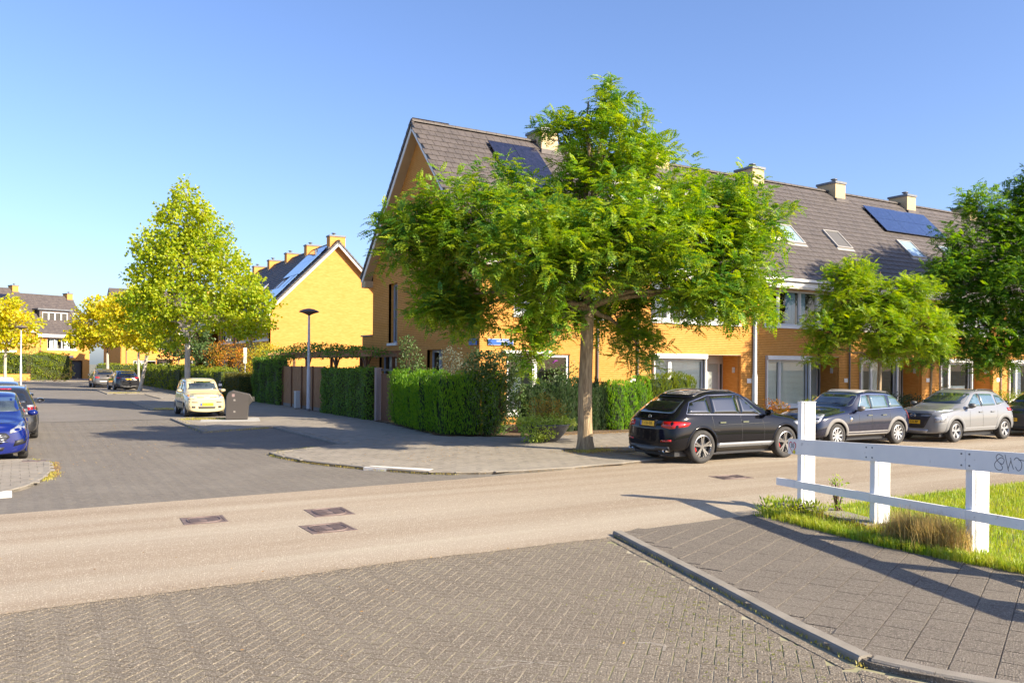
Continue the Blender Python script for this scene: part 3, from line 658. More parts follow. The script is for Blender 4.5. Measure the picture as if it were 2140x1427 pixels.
def gable(parent, side, xw, detail, ops, wins=()):
    """side: -1 wall at xw facing -x, +1 facing +x"""
    def span(z):
        y = (RZ - .2 - z) / 1.018
        if y < 0: return None
        return (max(0, DEP / 2 - y), min(DEP, DEP / 2 + y))
    if side < 0:      # ang -90: u runs towards -y ; start at back
        brickwall(parent, (xw, DEP, 0), -PI / 2, span, RZ - .3, [(DEP - b, DEP - a, c, d) for a, b, c, d in ops], far=detail < 2)
    else:
        brickwall(parent, (xw, 0, 0), PI / 2, span, RZ - .3, ops, far=detail < 2)
    o = side * .34
    for sg in (1, -1):          # rake boards, soffits, verge tiles on both slopes
        def P(t, h, x):
            p = slope_at(x, t, h); return (p[0], p[1] if sg > 0 else DEP - p[1], p[2])
        xf = xw + o
        m = MB(); m.slab([P(-.05, -.03, xf), P(SL - .0, -.03, xf), P(SL - .2, -.25, xf), P(-.05, -.25, xf)], (side * .03, 0, 0)); m.build('rake_board', white_m, parent)
        n = 4
        for i in range(n):
            a, b = -.05 + (SL - .17) * i / n + .004, -.05 + (SL - .17) * (i + 1) / n - .004
            m = MB(); m.slab([P(a, -.235, xf - side * .001), P(b, -.235, xf - side * .001), P(b, -.235, xw), P(a, -.235, xw)], (0, 0, -.012)); m.build('soffit_panel', tan_m, parent)
        r = 0
        while r * .33 < SL - .1:
            t = r * .33; m = MB(); m.slab([P(t, .05, xf + side * .075), P(min(t + .36, SL), .018, xf + side * .075), P(min(t + .36, SL), -.09, xf + side * .075), P(t, -.075, xf + side * .075)], (-side * .1, 0, 0))
            m.build('verge_tile', tile_m, parent); r += 1
    # boxed eaves ends
    for sg in (1, -1):
        ys = (-.47, -.02) if sg > 0 else (DEP + .02, DEP + .47)
        m = MB(); m.box(min(xw, xw + o), max(xw, xw + o), ys[0], ys[1], 5.42, EZ - .12); m.build('eave_end', tan_m, parent)
def eave(parent, x0, x1):
    m = MB(); m.box(x0, x1, -.40, -.02, 5.42, 5.70); m.build('eave_box', offwhite, parent)
    m = MB(); m.box(x0, x1, -.53, -.405, 5.70, 5.81); m.box(x0, x1, -.42, -.4, 5.5, 5.699); m.build('gutter', white_m, parent)
def house(label, org, rot, x0=0., x1=UW, detail=2, n_tile=300, gside=None, gops=(), ops=None, group=None, ffw=(1.3, 5.62), chim=True, name='terraced_house', door='grey', gfw=(1.4, 3.9), gfill='blind', ffill='curtain', cm=None, pipe=True, sat=False, cb=None, ffs=(.21, .5, .745), scl=1.0):
    H = empty(name, org, rot, label, 'house', group); H.scale = (scl,) * 3
    rec = (3.95, 5.78); zt = 2.68
    if ops is None:
        ops = [(ffw[0], ffw[1], 3.83, 5.42), (gfw[0], gfw[1], .55, 2.55), (rec[0], rec[1], 0, zt)]
    brickwall(H, (x0, 0, 0), 0, lambda z: (0, x1 - x0), 5.45, [(a - x0, b - x0, c, d) for a, b, c, d in ops], far=detail < 2)
    m = MB(); m.box(x0 + .02, x1 - .02, DEP - .1, DEP, 0, 5.6)
    if gside is None or gside < 0: m.box(x1 - .05, x1, .12, DEP - .11, 0, 6)
    if gside is None or gside > 0: m.box(x0, x0 + .04, .12, DEP - .11, 0, 6)
    m.build('rear_wall', brick_far, H)
    ex0 = x0 - (.38 if gside == -1 else 0); ex1 = x1 + (.38 if gside == 1 else 0)
    rf = roof(H, ex0, ex1, detail, n_tile, back=gside == -1)
    eave(H, ex0, ex1)
    if gside: gable(H, gside, x0 if gside < 0 else x1, detail, gops)
    if chim: chimney(rf, x1 - .83, x1 - .08, cb=cb)
    if pipe and detail > 0:
        m = MB(); m.tube([(x0 + .62, -.06, .1), (x0 + .62, -.06, 5.45)], .035, 8); m.build('downpipe', zinc_m, H)
    return H, rf
def std_openings(H, ffw=(1.3, 5.62), gfw=(1.4, 3.9), ffs=(.21, .5, .745), gs=(.33,), gfill='blind', ffill='curtain', cm=None, door='grey', box=True, lampo=True, room=1.1):
    window(H, (ffw[0], 0, 3.93), 0, ffw[1] - ffw[0], 1.47, ffs, ffill, .11, cm=cm, room=room)
    window(H, (gfw[0], 0, .66), 0, gfw[1] - gfw[0], 1.86, gs, gfill, .1, depth=.04, room=room)
    if box:
        m = MB(); m.box(gfw[0] - .06, gfw[1] + .06, -.16, .0, 2.53, 2.70); m.box(gfw[0] - .06, gfw[0], -.1, -.0, .6, 2.529); m.box(gfw[1], gfw[1] + .06, -.1, -.0, .6, 2.529); m.build('shutter_box', white_m, H)
    r0, r1, zt, d = 3.95, 5.78, 2.68, .95
    m = MB(); m.box(r0 - .1, r0, .0, d, 0.05, zt); m.box(r1, r1 + .009, .0, d, 0.05, zt); m.build('porch_wall', brick_far, H)
    m = MB(); m.box(r0, r1, 0, d, zt, zt + .05); m.build('porch_ceiling', tan_m, H)
    dm = {'grey': M('grey_door', (.22, .25, .25), rough=.4), 'dark': M('dark_door', (.03, .032, .035), rough=.4), 'green': M('green_grey_door', (.10, .13, .12), rough=.4)}[door]
    m = MB(); m.box(r0, r1, d, d + .08, 2.35, zt)
    for x in (r0, r0 + .93, r0 + 1.55, r1 - .07): m.box(x, x + .07, d, d + .08, 0.05, 2.35)
    m.build('door_frame', frame_m, H)
    m = MB(); m.box(r0 + .075, r0 + .925, d + .02, d + .06, .06, 2.345); D = m.build('door', dm, H)
    q = MB(); q.tube([(r0 + .82, d - .03, 1.0), (r0 + .82, d - .03, 1.25)], .013, 6); q.build('handle', alu_m, D)
    q = MB(); q.box(r0 + .62, r0 + .70, d + .012, d + .019, .5, 2.2); q.build('door_light', M('door_glass', (.02, .022, .025), rough=.1), D)
    m = MB(); m.box(r0 + 1.005, r0 + 1.545, d + .03, d + .04, .06, 2.345); m.build('side_light', M('frosted_glass', (.38, .42, .4), (.3, .34, .33), ns=8, stretch=(1, 1, 20), rough=.15), H)
    m = MB(); m.box(r0 + 1.625, r1 - .075, d + .03, d + .04, .06, 2.345); m.build('meter_cupboard_door', frame_dk, H)
    if lampo:
        m = MB(); m.box(r1 - .10, r1 - .012, .28, .38, 2.0, 2.22); m.build('wall_lamp', M('lamp_white', (.65, .63, .58), rough=.4), H)
        m = MB(); m.box(.32, .56, -.02, -.012, 1.6, 1.78); m.build('number_plate', white_m, H)
        m = MB(); m.box(r1 - .03, r1 - .012, .5, .56, 1.2, 1.32); m.build('door_bell', frame_dk, H)
ROW = 'terraced houses of the main row'
X0 = 18.36; KS = 1.12; FY = 24.14 * KS; FZ = 2.2 * (1 - KS)
# corner house (local x from -5.76 to 0 of the first unit boundary)
cops = [(-4.75, -2.3, .55, 2.62), (-4.5, -.9, 3.83, 5.42)]
gops = [(6.93, 7.83, 3.07, 5.43), (6.93, 8.83, .9, 2.76), (2.76, 4.07, .9, 2.76), (4.3, 4.9, 8.05, 8.6)]
H, rf = house('corner house with the tall sloping gable and yellow brick side wall behind the big tree', (X0 * KS, FY, FZ), 0, -5.76, 0, 2, 300, -1, gops, cops, ROW, name='corner_house', pipe=False, scl=KS)
corner = H
m = MB(); m.tube([(-1.15, -.06, .1), (-1.15, -.06, 5.45)], .035, 8); m.build('downpipe', zinc_m, H)
window(H, (-4.5, 0, 3.93), 0, 3.6, 1.47, (.25, .5, .75), 'curtain', .11)
window(H, (-4.75, 0, .66), 0, 2.45, 1.94, (.45,), 'roller', .1, depth=.05, fm=white_m)
m = MB(); m.box(-4.95, -3.1, -.18, .0, 2.62, 2.72); m.build('shutter_box', white_m, H)
def gwin(y1, z, w, h, splits, fill, sill): return window(H, (-5.76, y1, z), -PI / 2, w, h, splits, fill, sill, fm=M('blue_grey_frame', (.33, .36, .42), rough=.4), depth=.2)
gwin(7.83, 3.07, .9, 2.36, (), 'blind', .1); gwin(8.83, .9, 1.9, 1.86, (.5,), 'curtain', 0); gwin(4.07, .9, 1.31, 1.86, (.5,), 'curtain', 0); gwin(4.9, 8.05, .6, .55, (), None, 0)
# low extension behind the gable
brickwall(H, (-5.76, 10.85, 0), -PI / 2, lambda z: (0, 1.24), 3.42, [])
m = MB(); m.box(-5.75, -2, 9.62, 10.84, 0, 3.4); m.build('extension_wall', brick_far, H)
m = MB(); m.box(-5.82, -2, 9.612, 10.92, 3.402, 3.46); m.build('parapet_cap', zinc_m, H)
solar(rf, 15.05 - X0, (26.1 - 24.14 + .45) / math.cos(RS), 1.06, 1.64, 2, 2, solar_m)
# blue street name signs on the corner house
for (lx, ly, ang, tx, sz, w_, lab) in ((-5.38, -.02, 0, 'windersingel', .13, .92, 'blue street name sign on the front wall near the corner'),):
    s = empty('street_sign', ((X0 - 4.98) * KS, FY - .04, 2.2 + .78 * KS), 0, 'blue street name sign with white letters on the corner house front', 'sign')
    m = MB(); m.box(-.55, .5, -.012, .0, -.12, .11); m.build('sign_plate', sign_blue, s)
    m = MB()
    for b in ((-.545, .495, -.0135, -.012, .095, .105), (-.545, .495, -.0135, -.012, -.115, -.105), (.485, .495, -.0135, -.012, -.104, .094)): m.box(*b)
    m.build('sign_border', white_m, s)
    text('windersingel', .135, s, (.47, -.0145, .035), (PI / 2, 0, 0), white_m, align='RIGHT'); 
s = empty('street_sign', (12.6 * KS - .04, 24.55 * KS, 2.2 + .78 * KS), -PI / 2, 'second blue street name sign, on the gable wall behind the leaves', 'sign')
m = MB(); m.box(-.3, .35, -.012, .0, -.12, .11); m.build('sign_plate', sign_blue, s)
specs = [
 ('second house of the main row, grey front door beside white blinds, behind the black SUV', 'grey', 'blind', 'curtain', curtain_m),
 ('third house of the main row, behind the lamp post, with blue upstairs curtains', 'dark', 'blind', 'curtain', curtain_b),
 ('fourth house of the main row, behind the small bright green tree', 'green', 'curtain', 'curtain', curtain_m),
 ('fifth house of the main row, with six blue solar panels on its roof', 'dark', 'roller', 'roller', curtain_m),
 ('sixth house of the main row, behind the dark right-hand tree', 'dark', 'curtain', 'curtain', curtain_m),
 ('seventh house of the main row, far right behind the tree crown', 'grey', 'blind', 'curtain', curtain_m),
 ('last house of the main row, at the far right end', 'dark', 'blind', 'curtain', curtain_m)]
for k, (lab, dr, gf, ff, cm_) in enumerate(specs):
    H, rf = house(lab, ((X0 + UW * k) * KS, FY, FZ), 0, 0, UW, 2 if k < 5 else 1, 300 if k in (1, 2, 3) else 0, 1 if k == 6 else None, (), None, ROW, ffw=(1.25, 5.7) if k == 0 else (1.25, 5.62), scl=KS)
    std_openings(H, ffw=(1.25, 5.7) if k == 0 else (1.25, 5.62), gfill=gf, ffill=ff, cm=cm_, door=dr, gfw=(1.4, 3.85))
    tt = lambda Y: (Y - 24.14 + .45) / math.cos(RS)
    if k == 0:      # flat dormer half hidden by the tree
        m = MB(); m.box(1.0, 4.6, 2.2, 4.0, 7.9, 9.2); dm_ = m.build('dormer', offwhite, H); q = MB(); q.box(.85, 4.75, 2.0, 4.2, 9.202, 9.34); q.build('dormer_roof', white_m, dm_)
        q = MB(); q.box(1.25, 4.35, 2.16, 2.197, 8.2, 8.95); q.build('dormer_window', frame_dk, dm_)
    if k == 1:
        skylight(rf, 28.1 - 24.15, 29.2 - 24.15, tt(25.4), tt(26.3))
        m = MB(); m.box(1.9, 3.7, 1.35, 3.0, 7.3, 7.8); m.build('roof_hatch', offwhite, H)
    if k == 2: skylight(rf, 31.35 - 29.94, 32.4 - 29.94, tt(25.45), tt(26.33), True)
    if k == 3:
        skylight(rf, 36.7 - 35.73, 37.85 - 35.73, tt(25.42), tt(26.33)); skylight(rf, 40.0 - 35.73, 40.9 - 35.73, tt(25.42), tt(26.33))
        solar(rf, 36.58 - 35.73, tt(26.78), 1.69, 1.03, 3, 2, solar_b)
# --- second row, gable end facing the camera
ROW2 = 'terraced houses of the second row'
labs2 = ['end house of the second row with the large sunlit yellow gable', 'second row house beside the end house, partly behind the lime tree', 'third house of the second row, behind the lime tree', 'fourth house of the second row, hidden by the lime tree crown', 'farthest house of the second row']
for k in range(5):
    y = 60.35 + UW * (k + 1)
    H, rf = house(labs2[k], (14.95, y, 0), -PI / 2, 0, UW, 1, 0, 1 if k == 0 else None, (), None, ROW2, cb=brick_far)
    if k < 3: std_openings(H, door='dark', gfill='curtain', box=False, lampo=False)
    if k == 0:
        solar(rf, 1.0, 3.9, 1.05, 1.6, 4, 2, M('solar_bright', (.10, .19, .36), (.14, .24, .42), ns=2, rough=.08, coat=1))
        solar(rf, 1.0, 1.0, 1.05, 1.6, 4, 1, MATS['solar_bright']); solar(rf, 3.2, 2.6, 1.05, 1.25, 1, 1, MATS['solar_bright']); solar(rf, 4.5, 2.6, .6, 1.25, 1, 1, MATS['solar_bright'])
        skylight(rf, 1.4, 2.4, 2.7, 3.7)
    if k == 1: skylight(rf, 1.4, 2.4, 2.7, 3.9)
# --- far rows closing the street
ROW3 = 'terraced houses closing the street'
fr = R(-32)
labs3 = ['', '', 'far house with a row of solar panels at the left edge', 'far house with the dark dormer at the end of the street']
base = Vector((-17.0, 117.0)); dx = Vector((math.cos(R(24)), math.sin(R(24))))
for k in (2, 3):
    o = base + dx * (6.9 * k)
    H, rf = house(labs3[k], (o.x, o.y, (.55 if k == 2 else 0)), R(24), 0, 6.9, 1, 0, None, (), [(1.5, 5.2, 3.83, 5.35), (1.3, 3.8, .55, 2.5), (4.6, 6.0, 0, 2.5)], ROW3, cb=brick_far)
    window(H, (1.5, 0, 3.93), 0, 3.7, 1.42, (.25, .5, .75), 'curtain', .15); window(H, (1.3, 0, .65), 0, 2.5, 1.85, (.5,), 'curtain', .1)
    m = MB(); m.box(4.6, 6.0, .3, .4, .05, 2.5); m.build('door', frame_dk, H)
    if k == 2: solar(rf, .2, 4.6, 1.05, 1.6, 5, 1); skylight(rf, 4.6, 6.0, 2.0, 3.6)
    if k == 3:
        m = MB(); m.box(1.2, 5.0, 1.5, 4.2, 6.9, 9.0); d_ = m.build('dormer', tile_far, H); q = MB(); q.box(.9, 5.3, 1.25, 4.4, 9.002, 9.2); q.build('dormer_roof', zinc_m, d_)
        window(d_, (1.5, 1.49, 7.2), 0, 3.2, 1.55, (.25, .5, .75), 'curtain', 0, fm=white_m, depth=-.08, room=.05)
        skylight(rf, 5.7, 6.6, 3.0, 4.2)
    m = MB(); m.box(0, 4.2, -1.2, -.02, 2.85, 3.1); m.build('porch_canopy', white_m, H)
labs4 = ['far house behind the yellow trees at the street end', 'far house beyond the two dark parked cars', 'rightmost far house of the closing row']
for k in range(3):
    H, rf = house(labs4[k], (10.2 + UW * k, 109.5 + .8 * k, 0), R(6), 0, UW, 1, 0, -1 if k == 0 else None, (), None, ROW3, cb=brick_far, name='terraced_house')
    if k < 3: std_openings(H, door='dark', gfill='curtain', box=False, lampo=False)
# ------------------------------------------------------------------ cars
def car_cage(S):
    """control cage from the key measures, x forward, origin midway between the axles on the ground"""
    L, W, H = S['L'], S['W'], S['H']; hw = W / 2 - .01; wb = S['wb']; F = wb / 2 + S['fo']; B = F - L; zb = S.get('zb', .22); zc, zn, bt = S['zc'], S['zn'], S['belt']; xw, xr, xe, xg, zg = S['xw'], S['xr'], S['xe'], S['xg'], S['zg']; rw = S.get('rw', .62)
    C = []
    def col(xl, xb, xt, zbt, zt, wl, wbt, wt): C.append((xl, xb, xt, zbt, zt, wl, wbt, wt))
    zl = zn - .14
    col(F + .0, F - .01, F - .07, zl - .02, zn - .03, hw * .66, hw * .66, hw * .55)
    col(F - .10, F - .13, F - .22, zl + .05, zn + .05, hw * .93, hw * .90, hw * .66)
    col(F - .38, F - .42, F - .55, (zl * .55 + bt * .45), zn * .6 + zc * .4, hw * .985, hw * .95, hw * .74)
    col(wb / 2, wb / 2, xw + .35, bt * .75 + zl * .25, zn * .2 + zc * .8, hw * 1., hw * .965, hw * .77)
    col(xw - .1, xw - .06, xw + .02, bt - .02, zc + .02, hw, hw * .965, hw * .77)
    col(xw - .5, xw - .42, xr + .03, bt, H - .045, hw * .985, hw * .95, hw * rw * 1.0)
    col(xr - .5, xr - .35, xr - .38, bt + .005, H + .01, hw * .98, hw * .95, hw * rw * 1.04)
    col((xr + xe) / 2 - .1, (xr + xe) / 2 - .1, (xr + xe) / 2 - .1, bt + .015, H + .012, hw * .985, hw * .95, hw * rw * 1.04)
    rd = S.get('rd', 0); col(-wb / 2 + .05, -wb / 2 + .1, xe + .45, bt + .03, H - .01 - rd * .5, hw, hw * .965, hw * rw * 1.02)
    col(B + .55, B + .50, xe + .04, bt + .04, H - .06 - rd, hw, hw * .95, hw * rw * .98)
    col(B + .18, B + .2, xg + .03, zg - .06, zg + .05, hw * .96, hw * .9, hw * .80)
    col(B + .0, B + .02, B + .06 if xg > B + .2 else xg - .02, zg - .28, zg - .1, hw * .78, hw * .78, hw * .72)
    V = []; 
    for (xl, xb, xt, zbt, zt, wl, wbt, wt) in C:
        V += [(xl, 0, zb), (xl, wl * .8, zb), (xl, wl * .985, zb + .07), ((xl * .6 + xb * .4), wl * 1.015, (zb + zbt) * .5), (xb, wbt * 1.01, zbt - .09), (xb, wbt * .965, zbt), (xt, wt + .02, zt - .07), (xt, wt - .07, zt - .005), (xt, 0, zt + .015)]
    n = len(C); J = 9; m = MB(); idx = {}
    vs = []
    for i in range(n):
        for j in range(J):
            p = V[i * J + j]; idx[i, j, 1] = len(vs); vs.append(p)
            if j in (0, J - 1): idx[i, j, -1] = idx[i, j, 1]
            else: idx[i, j, -1] = len(vs); vs.append((p[0], -p[1], p[2]))
    fs = []
    for i in range(n - 1):
        for j in range(J - 1):
            for s in (1, -1):
                q = (idx[i, j, s], idx[i, j + 1, s], idx[i + 1, j + 1, s], idx[i + 1, j, s]); fs.append(q if s < 0 else q[::-1])
    for i in (0, n - 1):
        for j in range(J - 1):
            q = [idx[i, j, 1], idx[i, j, -1], idx[i, j + 1, -1], idx[i, j + 1, 1]]; q = list(dict.fromkeys(q))
            if not i: q = q[::-1]
            fs.append(tuple(q))
    m.add(vs, fs); return m, F, B
def subsurf(m, lv):
    me = m.mesh('tmp', [black_m]); o = bpy.data.objects.new('tmp', me); COL.objects.link(o)
    md = o.modifiers.new('s', 'SUBSURF'); md.levels = lv; md.render_levels = lv
    dg = bpy.context.evaluated_depsgraph_get(); r = bpy.data.meshes.new_from_object(o.evaluated_get(dg)); bpy.data.objects.remove(o); return r
class Patcher:
    def __init__(s, bm, parent): s.t = BVHTree.FromBMesh(bm); s.p = parent
    def surf(s, o, d, nearest=True):
        h = s.t.ray_cast(o, d)
        if h[0] is None and nearest:
            h = s.t.find_nearest(o + d * 1.2)
        return h
    def patch(s, name, poly, view, mat, off=.004, step=.12, yaw=0., parent=None, both=False, round_=0., smooth=True, rim=.012, label=None):
        """polygon seen from the 'side' (x,z), 'front'/'rear' (y,z) or 'top' (x,y), laid on the bodywork"""
        for sg in ((1, -1) if both else (1,)):
            P = [Vector(p) for p in poly]
            if round_ > 0:
                Q = []
                for i, p in enumerate(P):
                    a, b = P[i - 1] - p, P[(i + 1) % len(P)] - p; ra = min(round_, a.length * .45); rb = min(round_, b.length * .45)
                    A, Bq = p + a.normalized() * ra, p + b.normalized() * rb
                    for t in (0, .33, .67, 1): Q.append(A * (1 - t) ** 2 + p * 2 * t * (1 - t) + Bq * t * t)
                P = Q
            b = bmesh.new(); vs = [b.verts.new((p.x, p.y, 0)) for p in P]; b.faces.new(vs)
            for ax in (0, 1):
                lo = min(p[ax] for p in P); hi = max(p[ax] for p in P); k = int((hi - lo) / step)
                for i in range(1, k + 1):
                    co = [0, 0, 0]; co[ax] = lo + (hi - lo) * i / (k + 1); no = [0, 0, 0]; no[ax] = 1
                    bmesh.ops.bisect_plane(b, geom=b.verts[:] + b.edges[:] + b.faces[:], plane_co=co, plane_no=no)
            bmesh.ops.triangulate(b, faces=[f for f in b.faces if len(f.verts) > 4])
            nmap = {}
            for v in b.verts:
                u, w_ = v.co.x, v.co.y
                if view == 'side': o = Vector((u, sg * 3, w_)); d = Vector((0, -sg, 0))
                elif view == 'top': o = Vector((u, w_ * sg, 4)); d = Vector((0, 0, -1))
                else:
                    f = 1 if view == 'front' else -1; a = yaw * sg
                    d = Vector((-f * math.cos(a), -math.sin(a), 0)); r = Vector((-d.y, d.x, 0)) * f   # lateral axis
                    r = Vector((-math.sin(a) * f, math.cos(a), 0)) ; o = Vector((s.ends[0] if f > 0 else s.ends[1], 0, 0)) + r * (u * sg) - d * 6; o.z = w_
                h = s.surf(o, d)
                v.co = h[0] + h[1] * off; nmap[v] = h[1]
            be = [e for e in b.edges if e.is_boundary]; r = bmesh.ops.extrude_edge_only(b, edges=be)
            for v in [g for g in r['geom'] if isinstance(g, bmesh.types.BMVert)]:
                hh = s.t.find_nearest(v.co); v.co = v.co - hh[1] * rim
            bmesh.ops.recalc_face_normals(b, faces=b.faces)
            me = bpy.data.meshes.new(name); b.to_mesh(me); b.free(); me.materials.append(mat)
            if smooth: me.polygons.foreach_set('use_smooth', [True] * len(me.polygons))
            o_ = link(name, me, parent or s.p); 
            if label: o_['label'] = label
        return o_
    def line(s, name, pts, view, mat, wd=.007, off=.003, both=True, parent=None):
        for a, c in zip(pts[:-1], pts[1:]):
            a, c = Vector(a), Vector(c); d = (c - a); n = Vector((-d.y, d.x)).normalized() * wd / 2
            s.patch(name, [a - n, c - n, c + n, a + n], view, mat, off, .15, both=both, rim=.002, parent=parent, smooth=False)
car_glass = M('car_glass', (.012, .014, .016), rough=.02, spec=.9, coat=1)
car_glass2 = M('car_glass_lighter', (.05, .065, .07), (.02, .025, .03), ns=1.6, rough=.03, spec=.8, coat=1, lo=.45, hi=.55)
red_lens = M('red_lens', (.45, .008, .01), (.25, .004, .006), ns=9, rough=.12, coat=1)
clear_lens = M('clear_lens', (.5, .52, .55), (.2, .21, .23), ns=14, rough=.1, coat=1, metal=.3)
chrome = M('chrome', (.75, .75, .75), rough=.12, metal=1)
plate_y = M('yellow_plate', (.82, .48, .02), rough=.45)
plate_b = M('plate_blue', (.02, .1, .5), rough=.45)
orange_lens = M('orange_lens', (.7, .2, .02), rough=.15, coat=1)
caliper_red = M('red_caliper', (.5, .01, .01), rough=.4)
def paint(name, c, c2=None, metal=.0, rough=.25): return M(name, c, c2, ns=1.5, rough=rough, metal=metal, coat=1, spec=.25)
def wheel(parent, x, y, r, wd, rim_r, spokes, side, rimm, rimb=None, caliper=False, twin=False):
    m = MB(); a = wd / 2
    prof = [(rim_r * .96, -a * .7), (rim_r, -a), (r - .05, -a * .98), (r - .015, -a * .86), (r, -a * .6), (r, a * .6), (r - .015, a * .86), (r - .05, a * .98), (rim_r, a), (rim_r * .96, a * .7)]
    m.lathe(prof, 40, axis='y'); w_ = m.build('wheel', rubber, parent, smooth=True); w_.location = (x, y, r)
    m = MB(); o = side
    m.lathe([(rim_r * 1.0, o * a * .92), (rim_r * .93, o * a * .98), (rim_r * .88, o * a * .7), (rim_r * .86, -o * a * .6), (rim_r * .95, -o * a * .7)], 36, axis='y')
    m.lathe([(.001, o * a * .72), (.05, o * a * .72), (.065, o * a * .55), (.06, o * a * .2)], 16, axis='y')
    yo, yi = o * a * .80, o * a * .42
    for k in range(spokes):
        t0 = 2 * PI * k / spokes + .3
        for dt in ((-.16, .16) if twin else (0,)):
            t = t0 + dt * (1 if twin else 0); w0, w1 = (.018, .02) if twin else ((.022, .028) if spokes > 6 else (.035, .045))
            dr = Vector((math.cos(t), 0, math.sin(t))); tn = Vector((-math.sin(t), 0, math.cos(t))); st = Vector((math.cos(t0), 0, math.sin(t0))) * .04
            p0, p1 = st, dr * rim_r * .92
            vs = [p0 - tn * w0 + Vector((0, yi + (yo - yi) * .7, 0)), p0 + tn * w0 + Vector((0, yi + (yo - yi) * .7, 0)), p1 + tn * w1 + Vector((0, yo, 0)), p1 - tn * w1 + Vector((0, yo, 0))]
            vs += [v - Vector((0, o * .03, 0)) for v in vs]; m.add(vs, [(0, 1, 2, 3), (0, 4, 5, 1), (1, 5, 6, 2), (3, 2, 6, 7), (0, 3, 7, 4)])
    m.build('rim', rimm, w_)
    m = MB(); m.lathe([(.001, o * a * .0), (rim_r * .72, o * a * .0), (rim_r * .72, -o * a * .25)], 24, axis='y'); m.lathe([(rim_r * .7, -o * a * .3), (rim_r * .95, -o * a * .3)], 20, axis='y'); m.build('brake_disc', rimb or frame_dk, w_)
    if caliper:
        m = MB(); pts = [(math.cos(t) * rim_r * .72, o * a * .18, math.sin(t) * rim_r * .72) for t in np.linspace(2.6, 3.7, 6)]; m.tube(pts, .035, 6); m.build('brake_caliper', caliper_red, w_)
    return w_
def car(S, loc, rz, label, mat, name='parked_car', detail=2, group=None, z=.0065):
    C = empty(name, (loc[0], loc[1], z), rz, label, 'car', group)
    cage, F, B = car_cage(S); me = subsurf(cage, 4 if detail > 1 else 3); W, H, wb = S['W'], S['H'], S['wb']; hw = W / 2; r = S['r']; Ra = r + S.get('gap', .055)
    full = bmesh.new(); full.from_mesh(me); P = Patcher(full, C); P.ends = (F - .12, B + .12)
    b = bmesh.new(); b.from_mesh(me); kill = []
    for f in b.faces:
        c = f.calc_center_median()
        for ax in (wb / 2, -wb / 2):
            if abs(c.y) > hw * .62 and (c.x - ax) ** 2 + (c.z - r) ** 2 < Ra * Ra: kill.append(f); break
    bmesh.ops.delete(b, geom=kill, context='FACES')
    for v in b.verts:
        if v.is_boundary and abs(v.co.y) > hw * .7:
            for ax in (wb / 2, -wb / 2):
                dx_, dz = v.co.x - ax, v.co.z - r; d = math.hypot(dx_, dz)
                if d < Ra * 1.5 and d > .01: v.co.x = ax + dx_ / d * Ra; v.co.z = r + dz / d * Ra
    me2 = bpy.data.meshes.new('body'); b.to_mesh(me2); b.free(); me2.materials.clear(); me2.materials.append(mat); me2.polygons.foreach_set('use_smooth', [True] * len(me2.polygons)); link('body', me2, C)
    # wheel wells, arches, underbody
    m = MB(); m.box(B + .25, F - .25, -hw * .78, hw * .78, .17, .30); m.build('underbody', black_m, C)
    am = S.get('arch', None) or black_m; aw = S.get('aw', .05)
    for ax in (wb / 2, -wb / 2):
        for sg in (1, -1):
            m = MB(); n = 20; vs = []
            for i in range(n + 1):
                t = -.35 + (PI + .7) * i / n; x, zz = ax + math.cos(t) * (Ra + .004), r + math.sin(t) * (Ra + .004)
                vs += [(x, sg * (hw - .03), zz), (x, sg * (hw - .42), zz)]
            m.add(vs, [(2 * i, 2 * i + 2, 2 * i + 3, 2 * i + 1) for i in range(n)]); m.quad(*[(ax + math.cos(t) * Ra, sg * (hw - .42), r + math.sin(t) * Ra) for t in np.linspace(-.35, PI + .35, 12)]); m.build('wheel_well', black_m, C)
            m = MB(); n = 26; vs = []
            for i in range(n + 1):
                t = -.30 + (PI + .6) * i / n
                for rr, oo in ((Ra - .012, .002), (Ra - .004, .016), (Ra + aw, .010), (Ra + aw + .008, -.004)):
                    x, zz = ax + math.cos(t) * rr, r + math.sin(t) * rr; zz = max(zz, .2)
                    h = P.surf(Vector((ax + math.cos(t) * max(rr, Ra), sg * 3, max(r + math.sin(t) * max(rr, Ra), .27))), Vector((0, -sg, 0)))
                    vs.append((x, h[0].y + sg * oo, zz))
            m.add(vs, [(4 * i + k, 4 * i + k + 1, 4 * i + 5 + k, 4 * i + 4 + k) for i in range(n) for k in range(3)]); m.build('wheel_arch', am, C, smooth=True)
            wheel(C, ax, sg * (hw - .115), r, .21, r * S.get('rr', .68), S.get('sp', 5), sg, S.get('rim', alu_m), caliper=S.get('cal', False) and detail > 1, twin=S.get('twin', False))
    # glazing
    bt = S['belt'] + .03; xw, xr, xe, xg, zg, zc = S['xw'], S['xr'], S['xe'], S['xg'], S['zg'], S['zc']; ht = H - .135; gl = S.get('glass', car_glass)
    xb_, xc_ = S['xb'], S['xc']; rise = .02
    sf = [(xw - .30, bt), (xr - .12, ht), (xb_ + .05, ht + .02), (xb_ + .035, bt + .005)]
    sr = [(xb_ - .035, bt + .005), (xb_ - .05, ht + .02), (xc_ + .06, ht + .005), (xc_ + .03, bt + rise)]
    if S.get('frame') is not None:
        fm_ = S['frame']; e = .022
        pts = [(xw - .36, bt - e), (xr - .15, ht + e), (xb_, ht + .02 + e), (xc_, ht + .005 + e)]
        q = S.get('quarter'); end = [q[1], q[0]] if q else [(xc_ - .02, ht), (xc_ - .02, bt)]
        P.line('window_trim', pts + [(end[0][0] - .02, end[0][1] + .01), (end[1][0] - .03, end[1][1] - e), (xw - .36, bt - e)], 'side', fm_, wd=.014, off=.006)
    P.patch('window', sf, 'side', gl, both=True, round_=.05); P.patch('window', sr, 'side', gl, both=True, round_=.05)
